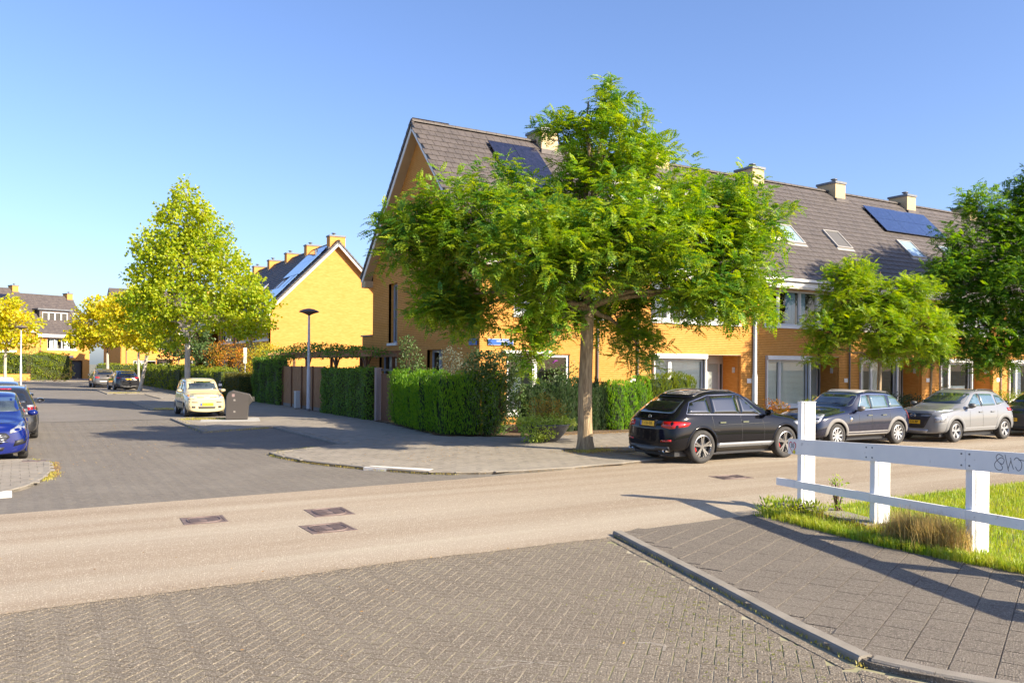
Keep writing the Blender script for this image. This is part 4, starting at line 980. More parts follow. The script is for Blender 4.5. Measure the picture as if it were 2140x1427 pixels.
    if S.get('quarter'): P.patch('window', [(xc_ - .025, bt + rise), S['quarter'][0], S['quarter'][1], S['quarter'][2]], 'side', gl, both=True, round_=.06)
    P.patch('pillar', [(xb_ - .035, bt), (xb_ + .035, bt), (xb_ + .05, ht + .02), (xb_ - .05, ht + .02)], 'side', black_m, off=.003, both=True)
    yw0, yw1 = hw * .80, hw * S.get('rw', .62) * .98
    P.patch('windscreen', [(-yw0, zc + .06), (yw0, zc + .06), (yw1, H - .105), (-yw1, H - .105)], 'front', S.get('wglass', gl), round_=.07)
    P.patch('rear_window', S.get('rearglass', [(-hw * .68, zg + .06), (hw * .68, zg + .06), (hw * .58, H - .19), (-hw * .58, H - .19)]), 'rear', gl, round_=.07)
    if detail > 1:
        # shut lines
        sl = [(xw - .36, bt - .03), (xw - .30, S['belt'] - .35), (xw - .32, .34)]
        P.line('shut_line', [(xb_, bt - .02), (xb_ + .01, .55), (xb_ - .01, .34)], 'side', black_m); P.line('shut_line', sl, 'side', black_m)
        P.line('shut_line', [(xc_ - .02, bt - .02), (xc_ + .02, .75), (-wb / 2 + Ra + .10, r + .35)], 'side', black_m)
        P.line('shut_line', [(xb_ + .9, .33), (-wb / 2 + Ra + .05, .33)], 'side', black_m)
        P.line('shut_line', [(-hw * .7, S['zn'] + .03), (hw * .7, S['zn'] + .03)], 'front', black_m, both=False)
        for xh in (xb_ - .02 + .22 - .2, xc_ + .16):
            for sg in (1, -1):
                h = P.surf(Vector((xh, sg * 3, S['belt'] - .14)), Vector((0, -sg, 0)))
                m = MB(); m.box(xh + .03, xh + .21, h[0].y - .02 if sg > 0 else h[0].y - .03, h[0].y + .03 if sg > 0 else h[0].y + .02, S['belt'] - .155, S['belt'] - .125); m.build('door_handle', S.get('handle', mat), C)
    for sg in (1, -1):      # mirrors
        m = MB(); cx_, cy_, cz = xw - .30, sg * (hw + .08), S['belt'] + .07
        prof = [(.0, .055), (.045, .085), (.09, .07), (.115, .03)]
        vs = []; n = 10
        for dx_, rr in [(-.0, .9), (.05, 1.), (.10, .85), (.14, .4)]:
            for j in range(n): t = 2 * PI * j / n; vs.append((cx_ + dx_, cy_ + math.cos(t) * .115 * rr, cz + math.sin(t) * .075 * rr))
        fs = [(i * n + j, i * n + (j + 1) % n, (i + 1) * n + (j + 1) % n, (i + 1) * n + j) for i in range(3) for j in range(n)] + [tuple(range(n)), tuple(range(3 * n, 4 * n))]
        m.add(vs, fs); mo_ = m.build('mirror', S.get('mirror', mat), C, smooth=True)
        q = MB(); q.box(cx_ + .02, cx_ + .09, min(sg * (hw - .12), cy_), max(sg * (hw - .12), cy_), cz - .085, cz - .05); q.build('mirror_arm', black_m, mo_)
    if S.get('rails'):
        for sg in (1, -1):
            y = sg * hw * S.get('rw', .62) * .93; pts = []
            for i in range(9):
                x = xr - .3 + (xe + .25 - xr + .3) * i / 8; h = P.surf(Vector((x, y, 4)), Vector((0, 0, -1))); pts.append((x, y, h[0].z + (.035 if 0 < i < 8 else .0)))
            m = MB(); m.tube(pts, .016, 6); m.build('roof_rail', S['rails'], C)
    if S.get('clad'):       # darker lower body band
        P.patch('side_skirt', [(wb / 2 - Ra - .02, .235), (wb / 2 - Ra - .05, .36), (-wb / 2 + Ra + .05, .36), (-wb / 2 + Ra + .02, .235)], 'side', S['clad'], off=.012, both=True)
        P.patch('front_bumper_trim', [(-hw * .75, .235), (hw * .75, .235), (hw * .75, .33), (-hw * .75, .33)], 'front', S['clad'], off=.012); P.patch('rear_bumper_trim', [(-hw * .78, .235), (hw * .78, .235), (hw * .78, .40), (-hw * .78, .40)], 'rear', S['clad'], off=.012)
    for nm, poly, view, mt, kw in S.get('patches', []): P.patch(nm, poly, view, mt, **kw)
    for f_, tx, zz in S.get('plates', []):
        sg = 1 if f_ == 'front' else -1; h = P.surf(Vector((sg * 5, 0, zz)), Vector((-sg, 0, 0))); x = h[0].x + sg * .012
        m = MB(); m.box(min(x, x + sg * .01), max(x, x + sg * .01), -.245, .245, zz - .055, zz + .055); p_ = m.build('number_plate', plate_y, C)
        q = MB(); q.box(min(x + sg * .0105, x + sg * .0115), max(x + sg * .0105, x + sg * .0115), -.244 if sg < 0 else .2, -.2 if sg < 0 else .244, zz - .054, zz + .054)
        if sg < 0: q = MB(); q.box(x + sg * .0115, x + sg * .0105, .2, .244, zz - .054, zz + .054)
        else: q = MB(); q.box(x + sg * .0105, x + sg * .0115, -.244, -.2, zz - .054, zz + .054)
        q.build('plate_band', plate_b, p_)
        text(tx, .095, p_, (x + sg * .0125, 0, zz), (PI / 2, 0, PI / 2 if sg > 0 else -PI / 2), black_m, 'plate_lettering')
    full.free()
    return C, P
def mirror_y(p): return [(-a, b) for a, b in p]
# black SUV (faces +x)
blk = M('black_paint', (.006, .006, .008), rough=.1, coat=.35, spec=.15)
suv = dict(L=4.5, W=1.86, H=1.65, wb=2.72, fo=.84, zb=.26, zc=1.14, zn=.97, belt=1.06, xw=.92, xr=.15, xe=-1.62, xg=-2.08, zg=1.08, rd=.07, rw=.67, r=.38, rr=.72, sp=5, twin=True, cal=True, rim=M('dark_alloy', (.35, .34, .33), rough=.25, metal=.9), xb=-.12, xc=-1.02,
           quarter=[(-1.74, 1.15), (-1.55, 1.38), (-1.08, 1.50)], frame=M('dark_chrome', (.35, .35, .36), rough=.2, metal=1), rails=black_m, clad=M('grey_trim', (.05, .05, .052), rough=.4), arch=blk, aw=.04, handle=chrome,
           plates=[('rear', 'T-121-DS', .90)],
           patches=[('tail_light', [(.42, .84), (.46, .96), (.86, .97), (1.0, .94), (.97, .85), (.70, .80)], 'rear', red_lens, dict(both=True, yaw=.35, off=.008, round_=.03)),
                    ('plate_recess', [(-.30, .81), (.30, .81), (.33, .99), (-.33, .99)], 'rear', black_m, dict(off=.006)),
                    ('spoiler', [(-.58, 1.50), (.58, 1.50), (.56, 1.56), (-.56, 1.56)], 'rear', blk, dict(off=.03, rim=.04)),
                    ('rear_reflector', [(.50, .50), (.78, .52), (.78, .56), (.50, .54)], 'rear', red_lens, dict(both=True, off=.01)),
                    ('fuel_flap', [(-1.70, .80), (-1.50, .80), (-1.50, .98), (-1.70, .98)], 'side', blk, dict(off=.004, round_=.05)),
                    ('head_light', [(.42, .74), (.45, .86), (.86, .90), (.98, .88), (.9, .76)], 'front', clear_lens, dict(both=True, yaw=.4, off=.006)),
                    ('grille', [(-.40, .55), (.40, .55), (.46, .80), (-.46, .80)], 'front', black_m, dict(off=.006, round_=.08)),
                    ('side_step', [(.90, .25), (.90, .285), (-.90, .285), (-.90, .25)], 'side', M('step_grey', (.2, .2, .2), rough=.35, metal=.6), dict(both=True, off=.05, rim=.05)),
                    ('door_crease', [(.95, .875), (.6, .885), (-.6, .87), (-.95, .855), (-.6, .86), (.6, .87)], 'side', black_m, dict(both=True, off=.003, rim=.002))])
C, P = car(suv, (14.7, 15.42), 0, 'black SUV with red tail lights parked beside the big tree trunk', blk, name='parked_suv')
for sg in (1, -1):
    for dy in (0, .12):
        m = MB(); m.lathe([(.03, -2.42), (.045, -2.44), (.045, -2.3)], 12, axis='y'); m.v = [(v[1] * 1.0 + .17, v[0] * 1.4 + sg * (.5 + dy), v[2] * .8 + .30) for v in m.v]; m.build('exhaust_pipe', chrome, C)
h = P.surf(Vector((-5, 0, 1.045)), Vector((1, 0, 0))); m = MB()
for i in range(25): pass
m.tube([(h[0].x - .008, math.cos(t) * .05, h[0].z + math.sin(t) * .05) for t in np.linspace(0, 2 * PI, 20)], .005, 6, False)
for t in (PI / 2, PI / 2 + 2 * PI / 3, PI / 2 + 4 * PI / 3): m.tube([(h[0].x - .008, 0, h[0].z), (h[0].x - .008, math.cos(t) * .05, h[0].z + math.sin(t) * .05)], .005, 6)
m.build('star_emblem', chrome, C)
P.patch('sunroof', [(-.75, -.42), (.2, -.42), (.2, .42), (-.75, .42)], 'top', car_glass, off=.012, round_=.05)
m = MB(); m.tube([(-1.83, .12, 1.16), (-1.80, -.25, 1.20)], .008, 6); m.build('rear_wiper', black_m, C)
# dark blue small crossover (faces -x)
navy = paint('dark_blue_paint', (.012, .014, .030), rough=.15)
grey_clad = M('grey_cladding', (.16, .15, .14), (.2, .19, .18), ns=6, rough=.7)
mini = dict(L=4.25, W=1.84, H=1.55, wb=2.67, fo=.80, zb=.25, zc=1.06, zn=.90, belt=1.01, xw=.72, xr=.22, xe=-1.52, xg=-1.82, zg=1.02, rw=.72, r=.335, rr=.68, sp=9, rim=alu_m, xb=-.18, xc=-.98, frame=chrome, quarter=[(-1.62, 1.10), (-1.50, 1.36), (-1.06, 1.42)], rails=black_m, clad=grey_clad, arch=grey_clad, aw=.085, handle=chrome, mirror=M('grey_mirror', (.14, .13, .125), rough=.4),
            glass=M('sky_glass', (.10, .17, .20), (.05, .08, .09), ns=1.2, rough=.04, spec=.9, coat=1), wglass=car_glass2,
            patches=[('head_light', [(math.cos(t) * .145 + .67, math.sin(t) * .135 + .80) for t in np.linspace(0, 2 * PI, 17)[:-1]], 'front', clear_lens, dict(both=True, yaw=.25, off=.012)),
                     ('grille', [(-.44, .42), (.44, .42), (.50, .62), (.40, .78), (-.40, .78), (-.50, .62)], 'front', black_m, dict(off=.008, round_=.05)),
                     ('tail_light', [(.62, .72), (.62, .98), (.80, .98), (.82, .72)], 'rear', red_lens, dict(both=True, yaw=.2, off=.008, round_=.03)),
                     ('side_scuttle', [(.62, .80), (.82, .86), (.80, .70)], 'side', chrome, dict(both=True, off=.008)), ('roof_skin', [(.12, -.56), (.12, .56), (-1.45, .56), (-1.45, -.56)], 'top', M('pale_grey_roof', (.38, .36, .33), rough=.35), dict(off=.006, round_=.15))],
            plates=[])
C, P = car(mini, (20.65, 16.5), PI, 'dark blue crossover with pale roof and grey wheel arches, behind the tall railing post', navy)
# grey crossover (faces -x)
gry = paint('light_grey_paint', (.20, .20, .20), metal=.1, rough=.3)
clad2 = M('mid_grey_cladding', (.17, .17, .17), rough=.6)
kona = dict(L=4.2, W=1.82, H=1.56, wb=2.6, fo=.83, zb=.25, zc=1.08, zn=.95, belt=1.03, xw=.90, xr=.16, xe=-1.45, xg=-1.80, zg=1.05, rw=.68, r=.33, rr=.70, sp=5, twin=True, rim=alu_m, xb=-.12, xc=-.92, quarter=[(-1.50, 1.18), (-1.28, 1.36), (-.98, 1.41)], rails=black_m, clad=clad2, arch=clad2, aw=.10, glass=MATS['sky_glass'], wglass=car_glass2, frame=None, mirror=M('dark_grey_mirror', (.10, .10, .10), rough=.4),
            patches=[('grille', [(-.52, .72), (-.60, .86), (.60, .86), (.52, .72), (.36, .42), (-.36, .42)], 'front', black_m, dict(off=.01, round_=.05)),
                     ('daytime_light', [(.50, .90), (.55, .95), (.98, 1.0), (.98, .96)], 'front', clear_lens, dict(both=True, yaw=.35, off=.008)),
                     ('head_light', [(.64, .60), (.62, .76), (.92, .80), (.90, .62)], 'front', clear_lens, dict(both=True, yaw=.3, off=.014, round_=.03)),
                     ('skid_plate', [(-.45, .29), (.45, .29), (.5, .38), (-.5, .38)], 'front', alu_m, dict(off=.02)),
                     ('tail_light', [(.64, .88), (.64, .98), (.98, 1.0), (.98, .90)], 'rear', red_lens, dict(both=True, yaw=.4, off=.008))],
            plates=[('front', 'K-132-BP', .60)])
C, P = car(kona, (25.35, 15.98), PI, 'light grey crossover with black grille and yellow front plate', gry)
h = P.surf(Vector((5, 0, .80)), Vector((-1, 0, 0))); m = MB(); xx = h[0].x + .014
m.tube([(xx, math.cos(t) * .085, .80 + math.sin(t) * .045) for t in np.linspace(0, 2 * PI, 20)], .007, 6, False)
m.tube([(xx, .03, .77), (xx, .045, .83)], .006, 6); m.tube([(xx, -.045, .77), (xx, -.03, .83)], .006, 6); m.tube([(xx, .035, .795), (xx, -.035, .805)], .006, 6); m.build('oval_emblem', chrome, C)
# dark car at the right edge
drk = paint('anthracite_paint', (.022, .022, .026), rough=.2)
cact = dict(L=4.15, W=1.75, H=1.50, wb=2.6, fo=.80, zb=.22, zc=1.03, zn=.92, belt=.98, xw=.95, xr=.2, xe=-1.40, xg=-1.75, zg=1.0, rw=.68, r=.33, rr=.66, sp=5, rim=alu_m, xb=-.1, xc=-.9, quarter=[(-1.4, 1.12), (-1.25, 1.3), (-.96, 1.36)], rails=black_m, clad=black_m, arch=black_m, aw=.07,
            patches=[('head_light', [(.52, .60), (.50, .76), (.86, .78), (.84, .62)], 'front', clear_lens, dict(both=True, yaw=.3, off=.012)), ('bonnet_badge', [(-.08, .84), (0, .90), (.08, .84), (0, .86)], 'front', chrome, dict(off=.008)), ('daytime_light', [(.50, .86), (.9, .89), (.9, .86), (.5, .83)], 'front', clear_lens, dict(both=True, yaw=.3, off=.008))], plates=[('front', 'GX-24-VK', .55)])
car(cact, (30.2, 15.75), PI, 'dark anthracite car cut off by the right edge of the picture', drk)
# cream city car in the side street (faces the camera: -y)
crm = paint('cream_paint', (.60, .50, .29), rough=.3)
panda = dict(L=3.52, W=1.58, H=1.56, wb=2.3, fo=.66, zb=.22, zc=1.06, zn=.92, belt=.99, xw=.82, xr=.42, xe=-1.42, xg=-1.58, zg=1.0, rw=.76, r=.285, rr=.66, sp=7, rim=alu_m, xb=.0, xc=-.78, quarter=[(-1.30, 1.08), (-1.26, 1.36), (-.84, 1.42)], rails=black_m, arch=crm, aw=.02, clad=None, wglass=car_glass2, gap=.05,
             patches=[('head_light', [(.46, .74), (.46, .90), (.66, .92), (.72, .86), (.70, .74)], 'front', clear_lens, dict(both=True, yaw=.12, off=.008, round_=.03)), ('indicator', [(.66, .84), (.66, .92), (.74, .90), (.73, .84)], 'front', orange_lens, dict(both=True, yaw=.12, off=.01)),
                      ('nose_slot', [(-.38, .80), (-.12, .80), (-.12, .825), (-.38, .825)], 'front', black_m, dict(both=True)), ('bumper_strip', [(.36, .595), (.36, .63), (.76, .64), (.76, .605)], 'front', black_m, dict(both=True)), ('lower_grille', [(-.32, .36), (.32, .36), (.34, .44), (-.34, .44)], 'front', black_m, dict(round_=.02)),
                      ('fog_grille', [(.44, .38), (.44, .46), (.66, .47), (.64, .39)], 'front', black_m, dict(both=True)), ('side_strip', [(-.75, .55), (-.75, .60), (.72, .60), (.72, .55)], 'side', black_m, dict(both=True, off=.008))],
             plates=[('front', '49-WGL-7', .53)])
car(panda, (6.62, 38.5), -PI / 2, 'cream city car facing the street, behind the grey waste container', crm)
# cars along the left side of the street
blu = paint('royal_blue_paint', (.004, .012, .12), rough=.15)
fiesta = dict(L=3.95, W=1.72, H=1.47, wb=2.48, fo=.80, zb=.17, zc=1.0, zn=.82, belt=.94, xw=.98, xr=.22, xe=-1.35, xg=-1.68, zg=.98, rw=.70, r=.30, rr=.66, sp=5, rim=alu_m, xb=-.08, xc=-.85, quarter=[(-1.1, 1.08), (-1.05, 1.2), (-.92, 1.3)], arch=blu, aw=.02, wglass=car_glass2, clad=None,
              patches=[('head_light', [(.44, .62), (.46, .70), (.78, .84), (.90, .86), (.84, .74)], 'front', clear_lens, dict(both=True, yaw=.3, off=.008, round_=.02)), ('grille', [(-.34, .40), (-.50, .55), (-.42, .64), (.42, .64), (.50, .55), (.34, .40)], 'front', black_m, dict(off=.008, round_=.03))]
              + [('grille_bar', [(-.46 + .02 * k, .44 + .05 * k), (.46 - .02 * k, .44 + .05 * k), (.46 - .02 * k, .455 + .05 * k), (-.46 + .02 * k, .455 + .05 * k)], 'front', chrome, dict(off=.016)) for k in range(4)]
              + [('lower_grille', [(-.36, .25), (.36, .25), (.40, .33), (-.40, .33)], 'front', black_m, dict(off=.006)), ('fog_grille', [(.52, .34), (.56, .46), (.80, .52), (.78, .40)], 'front', black_m, dict(both=True, yaw=.25, off=.008))], plates=[('front', 'XB-842-K', .375)])
car(fiesta, (-.62, 24.0), -PI / 2, 'royal blue hatchback facing the camera at the left edge', blu)
dkg = paint('dark_grey_wagon_paint', (.03, .03, .033), metal=.3, rough=.25)
wag = dict(L=4.35, W=1.76, H=1.50, wb=2.6, fo=.82, zb=.2, zc=1.0, zn=.86, belt=.95, xw=.95, xr=.2, xe=-1.75, xg=-2.0, zg=.98, rw=.68, r=.315, sp=5, rim=alu_m, xb=-.1, xc=-.95, quarter=[(-1.6, 1.06), (-1.5, 1.26), (-1.0, 1.34)], rails=alu_m, arch=dkg, aw=.02,
           patches=[('tail_light', [(.56, .84), (.56, .98), (.90, 1.0), (.90, .88)], 'rear', red_lens, dict(both=True, yaw=.4, off=.008)), ('tail_light_lens', [(.56, .92), (.56, .98), (.82, .99), (.82, .94)], 'rear', clear_lens, dict(both=True, yaw=.4, off=.012)), ('brake_light', [(-.2, 1.42), (.2, 1.42), (.2, 1.45), (-.2, 1.45)], 'rear', red_lens, dict(off=.01))], plates=[('rear', 'RJ-551-T', .78)])
car(wag, (-.34, 30.0), PI / 2, 'dark grey estate car with roof rails behind the blue hatchback', dkg)
gb = paint('slate_blue_paint', (.07, .09, .12), metal=.4, rough=.25)
w2 = dict(wag); w2.update(arch=gb, rails=None, H=1.54, plates=[], patches=[('tail_light', [(.62, .80), (.62, .98), (.86, .98), (.86, .80)], 'rear', M('orange_red_lens', (.6, .06, .02), rough=.15, coat=1), dict(both=True, yaw=.3, off=.008))])
car(w2, (-.55, 35.0), PI / 2, 'slate blue car, third in the row at the left kerb', gb, detail=1)
wh = paint('white_paint_car', (.72, .72, .72), rough=.3)
w3 = dict(wag); w3.update(arch=wh, rails=None, H=1.5, plates=[('rear', 'HT-209-B', .62)], patches=w2['patches'])
car(w3, (-.75, 47.5), PI / 2, 'white car with red tail lights further along the left kerb', wh, detail=1)
w4 = dict(wag); w4.update(arch=gb, rails=None, plates=[], patches=w2['patches'])
car(w4, (-2.4, 58.0), PI / 2, 'blue car farthest along the left kerb, cut off by the picture edge', gb, detail=1)
# two dark cars at the right side of the far street
sil = paint('brown_grey_paint', (.15, .14, .13), metal=.5, rough=.25)
s1 = dict(suv); s1.update(arch=sil, twin=False, cal=False, frame=None, plates=[], rails=None, patches=[('tail_light', [(.45, .86), (.48, .98), (.86, .98), (.86, .86)], 'rear', M('red_tail', (.6, .02, .02), rough=.15, coat=1), dict(both=True, yaw=.3, off=.008)), ('lower_trim', [(-.5, .5), (.5, .5), (.5, .62), (-.5, .62)], 'rear', M('pale_trim', (.5, .5, .48), rough=.4), dict(off=.008))])
car(s1, (6.55, 86.0), PI / 2 + .04, 'brown-grey SUV parked at the end of the side street', sil, detail=1)
s2 = dict(suv); s2.update(arch=drk, twin=False, cal=False, frame=None, rails=None, H=1.62, plates=[('rear', 'KD-77-PL', .92)], patches=[('tail_light', [(.42, .98), (.45, 1.08), (.86, 1.10), (.86, .98)], 'rear', red_lens, dict(both=True, yaw=.3, off=.008)), ('chrome_strip', [(-.45, .99), (.45, .99), (.45, 1.03), (-.45, 1.03)], 'rear', chrome, dict(off=.01))])
car(s2, (7.3, 76.2), PI / 2 + .06, 'black people carrier behind the leaning pale tree trunk', drk, detail=1)
# ------------------------------------------------------------------ vegetation
CR = np.array([math.cos(TH), -math.sin(TH), 0.]); CF = np.array([math.sin(TH), math.cos(TH), 0.])
def pinnate(P, D, L, K=6, droop=.14, lw=.58):
    """compound leaves: K pairs of leaflets along each stalk"""
    n = len(P); D = unit(D); up = np.tile([[0, 0, 1.]], (n, 1)) + rnd_dirs(n) * .3; S = unit(np.cross(D, up)); N = unit(np.cross(S, D))
    VV = []; L = np.broadcast_to(np.asarray(L, float), (n,))
    for k in range(K):
        t = (k + .8) / (K + .3); base = P + D * (L * t)[:, None] - np.array([[0, 0, 1.]]) * (droop * L * t * t)[:, None]
        ll = L * .30 * (1 - .45 * abs(t - .45) * 1.6)
        for s in (1, -1):
            d = S * s * .95 + D * .4 + rnd_dirs(n) * .14 - np.array([[0, 0, .05]]); VV.append(leaves(base, d, N + rnd_dirs(n) * .35, ll, ll * lw * 1.15)[0])
    base = P + D * (L * .97)[:, None] - np.array([[0, 0, 1.]]) * (droop * L)[:, None]; VV.append(leaves(base, D - np.array([[0, 0, .4]]), N, L * .25, L * .09)[0])
    return np.concatenate(VV)
def crown(name, parent, lobes, dens, mat, style='pinnate', leaf=.3, per=7, twig=.6, seed=1, up=.15, K=6, gap=.25):
    """leaf sprays through a set of ellipsoid lobes (x,y,z,rx,ry,rz)"""
    global RNG
    RNG = np.random.default_rng(seed); LB = np.array(lobes, float); ALL = []; SP = []
    for (x, y, z, a, b, c) in LB:
        n = int(dens * (a * b + b * c + a * c) * 2.2); d = rnd_dirs(n); q = RNG.uniform(.12, 1.0, n) ** .42; q *= RNG.uniform(.82, 1.12, n)
        # uneven outline: push in and out by smooth direction noise
        ph = RNG.uniform(0, 6.28, 6); w_ = 1 + .13 * np.sin(d[:, 0] * 5 + ph[0]) * np.sin(d[:, 1] * 6 + ph[1]) + .12 * np.sin(d[:, 2] * 7 + ph[2] + d[:, 0] * 4)
        P = np.array([x, y, z]) + d * np.array([a, b, c]) * (q * w_)[:, None]
        hole = np.sin(P[:, 0] * 3.1 + ph[3]) * np.sin(P[:, 1] * 2.9 + ph[4]) * np.sin(P[:, 2] * 3.4 + ph[5]); keep = (hole < 1 - gap * 2.2)
        P, d = P[keep], d[keep]; SP.append((P, d))
    P = np.concatenate([p for p, _ in SP]); D = np.concatenate([d for _, d in SP])
    out = unit(D + rnd_dirs(len(D)) * .45 + np.array([[0, 0, up]])); V = []
    for k in range(per):
        t = (k + .5) / per; base = P + out * (twig * (t - .4)) + rnd_dirs(len(P)) * .03; side = unit(np.cross(out, rnd_dirs(len(P)))) * (1 if k % 2 else -1)
        d = out * .55 + side * .9 + np.array([[0, 0, .05]])
        if style == 'pinnate': d[:, 2] *= .55; V.append(pinnate(base, d, leaf * RNG.uniform(.65, 1.1, len(P)), K))
        else:
            dd = unit(d + np.array([[0, 0, -.25]]) + rnd_dirs(len(P)) * .4); s = leaf * RNG.uniform(.6, 1.15, len(P)); V.append(leaves(base + side * .08, dd, rnd_dirs(len(P)) + np.array([[0, 0, .7]]), s, s * .85)[0])
    V = np.concatenate(V); o = link(name, npmesh(name, V, np.arange(len(V)).reshape(-1, 4), mat), parent, kind='stuff'); return o, P
def limb(pts, r0, r1, wob=.06):
    P = [Vector(p) for p in pts]; out = []; n = 7
    for i in range(n + 1):
        t = i / n; a, b, c = P[0], P[1], P[2]; p = a * (1 - t) ** 2 + b * 2 * t * (1 - t) + c * t * t
        if 0 < i < n: p = p + Vector((random.uniform(-wob, wob), random.uniform(-wob, wob), random.uniform(-wob, wob)))
        out.append(p)
    return out, [r0 + (r1 - r0) * i / n for i in range(n + 1)]
def tree(name, label, pos, trunk_h, r0, lobes, dens, leafm, barkm=None, style='pinnate', leaf=.3, lean=(0, 0), group='street trees', seed=1, per=7, twig=.6, r1=None, K=6, top=None, gap=.25, rel=True, up=.15):
    T = empty(name, (pos[0], pos[1], .04), 0, label, 'tree', group); random.seed(seed); barkm = barkm or bark_m
    LL = []
    for l in lobes:      # lobes given as (right, depth, height, r_right, r_depth, r_height) seen from the street corner
        p = CR * l[0] + CF * l[1]; LL.append((p[0], p[1], l[2], (l[3] + l[4]) / 2 if abs(l[3] - l[4]) < .2 else l[3] * .75 + l[4] * .25, l[4] * .75 + l[3] * .25, l[5]))
    m = MB(); r1 = r1 or r0 * .8; n = 12; sg = 16
    for i in range(n + 1):
        t = i / n; fl = 1 + .35 * math.exp(-t * trunk_h / .18); rr = (r0 * (1 - t) + r1 * t) * fl; z = trunk_h * t
        cx_, cy_ = lean[0] * t + .02 * math.sin(4 * t + seed), lean[1] * t + .015 * math.sin(5 * t)
        for j in range(sg):
            a = 2 * PI * j / sg; q = rr * (1 + .05 * math.sin(3 * a + t * 4) + .03 * math.sin(7 * a)); m.v.append((cx_ + math.cos(a) * q, cy_ + math.sin(a) * q, z - .04))
    for i in range(n):
        for j in range(sg): m.f.append((i * sg + j, i * sg + (j + 1) % sg, (i + 1) * sg + (j + 1) % sg, (i + 1) * sg + j)); m.mi.append(0)
    m.build('trunk', barkm, T, smooth=True)
    fork = Vector((lean[0], lean[1], trunk_h - .1)); top_ = Vector((lean[0], lean[1], max(l[2] for l in LL)))
    bm_ = MB(); pts, rad = limb([fork, fork.lerp(top_, .5) + Vector((.15, .1, 0)), top_], r1 * .95, .025, .08); bm_.tube(pts, rad, 9)
    for l in sorted(LL, key=lambda q: q[2]):
        c = Vector(l[:3]); hgt = max(trunk_h - .1, min(c.z - .3, trunk_h + (c.z - trunk_h) * .35)); s = fork.lerp(top_, max(0, (hgt - fork.z) / max(.1, top_.z - fork.z)))
        b = MB(); mid = s.lerp(c, .5) + Vector((0, 0, .18 * (c - s).length)); pts, rad = limb([s, mid, c], max(.035, r1 * .5 * (1 - (hgt - trunk_h) / 9)), .018, .07); b.tube(pts, rad, 7); b.build('limb', barkm, T, smooth=True)
    bm_.build('leader', barkm, T, smooth=True)
    co, P = crown('crown', T, LL, dens, leafm, style, leaf, per, twig, seed, K=K, gap=gap, up=up)
    # twigs from the lobe centres out to a share of the sprays
    tw = MB(); C_ = np.array([l[:3] for l in LL]); pick = RNG.permutation(len(P))[:min(len(P), 420)]
    for i in pick:
        p = P[i]; k = np.argmin(((C_ - p) ** 2).sum(1)); c = C_[k]; mid = (p + c) / 2 + np.array([0, 0, -.05]) + RNG.normal(0, .08, 3); tw.tube([c + RNG.normal(0, .1, 3), mid, p], [.014, .009, .004], 3, False)
    tw.build('twigs', twig_m if barkm is bark_m else barkm, T, kind='stuff'); random.seed(seed + 50); return T
# the big locust tree at the corner
tree('locust_tree', 'large locust tree with broad feathery crown and bare trunk in front of the corner house', (12.42, 17.88), 3.75, .195,
     [(-4.1, -.3, 5.35, 1.25, 1.1, .8), (-4.75, .2, 5.75, .6, .6, .4), (-3.5, .6, 4.35, 1.2, 1.2, .75), (-2.9, -.6, 5.9, 1.25, 1.3, .95), (-3.1, .2, 3.55, .85, 1.0, .5), (-3.9, -.1, 3.7, .6, .7, .45),
      (-1.3, -1.9, 4.9, 1.5, 1.4, 1.15), (-1.2, 1.6, 5.2, 1.5, 1.5, 1.2), (.0, 0, 6.3, 1.45, 1.6, 1.1), (.1, -1.9, 4.9, 1.3, 1.2, .95), (.45, .1, 7.85, 1.1, 1.1, .9), (.5, 0, 8.95, .4, .45, .4), (-.8, .3, 8.3, .45, .5, .28), (-1.9, -.4, 6.7, .4, .4, .6), (1.5, .3, 7.6, .75, .8, .6),
      (1.5, -1.6, 5.3, 1.45, 1.3, 1.0), (2.9, -.2, 6.15, 1.35, 1.4, .95), (4.1, .1, 5.9, 1.0, 1.1, .85), (3.7, -.6, 4.6, 1.15, 1.1, .85), (2.2, .9, 4.5, 1.3, 1.3, .9), (4.2, .2, 3.75, .75, .8, .5), (2.8, -1.2, 3.9, .95, .9, .55), (1.0, 1.8, 3.5, .9, .9, .7), (1.35, .5, 2.75, .6, .6, .55), (-1.2, -1.6, 3.35, .6, .6, .75), (-1.35, -1.7, 2.55, .35, .35, .5), (-.6, .9, 3.6, .9, .9, .6)],
     19, LF_main, seed=3, leaf=.36, per=9, twig=.62, K=6, gap=.2, up=.1)
tree('young_locust_tree', 'small bright green locust tree between the dark blue and the light grey car', (25.3, 18.7), 2.5, .085,
     [(-1.7, 0, 3.5, 1.0, 1.0, .6), (-.3, -.4, 3.7, 1.1, 1.1, .7), (1.3, 0, 3.6, 1.15, 1.1, .65), (1.8, .1, 3.0, .6, .7, .4), (-1.1, .2, 4.6, .85, .9, .55), (.4, 0, 4.6, .9, .9, .6), (-.7, .2, 5.5, .6, .6, .4), (-2.1, -.1, 2.7, .5, .5, .35), (.3, .3, 2.8, .9, .9, .4), (-1.2, .1, 5.3, .7, .7, .4), (1.2, 0, 4.9, .7, .7, .45)],
     38, LF_young, seed=8, leaf=.29, per=7, twig=.4, K=5, gap=.15)
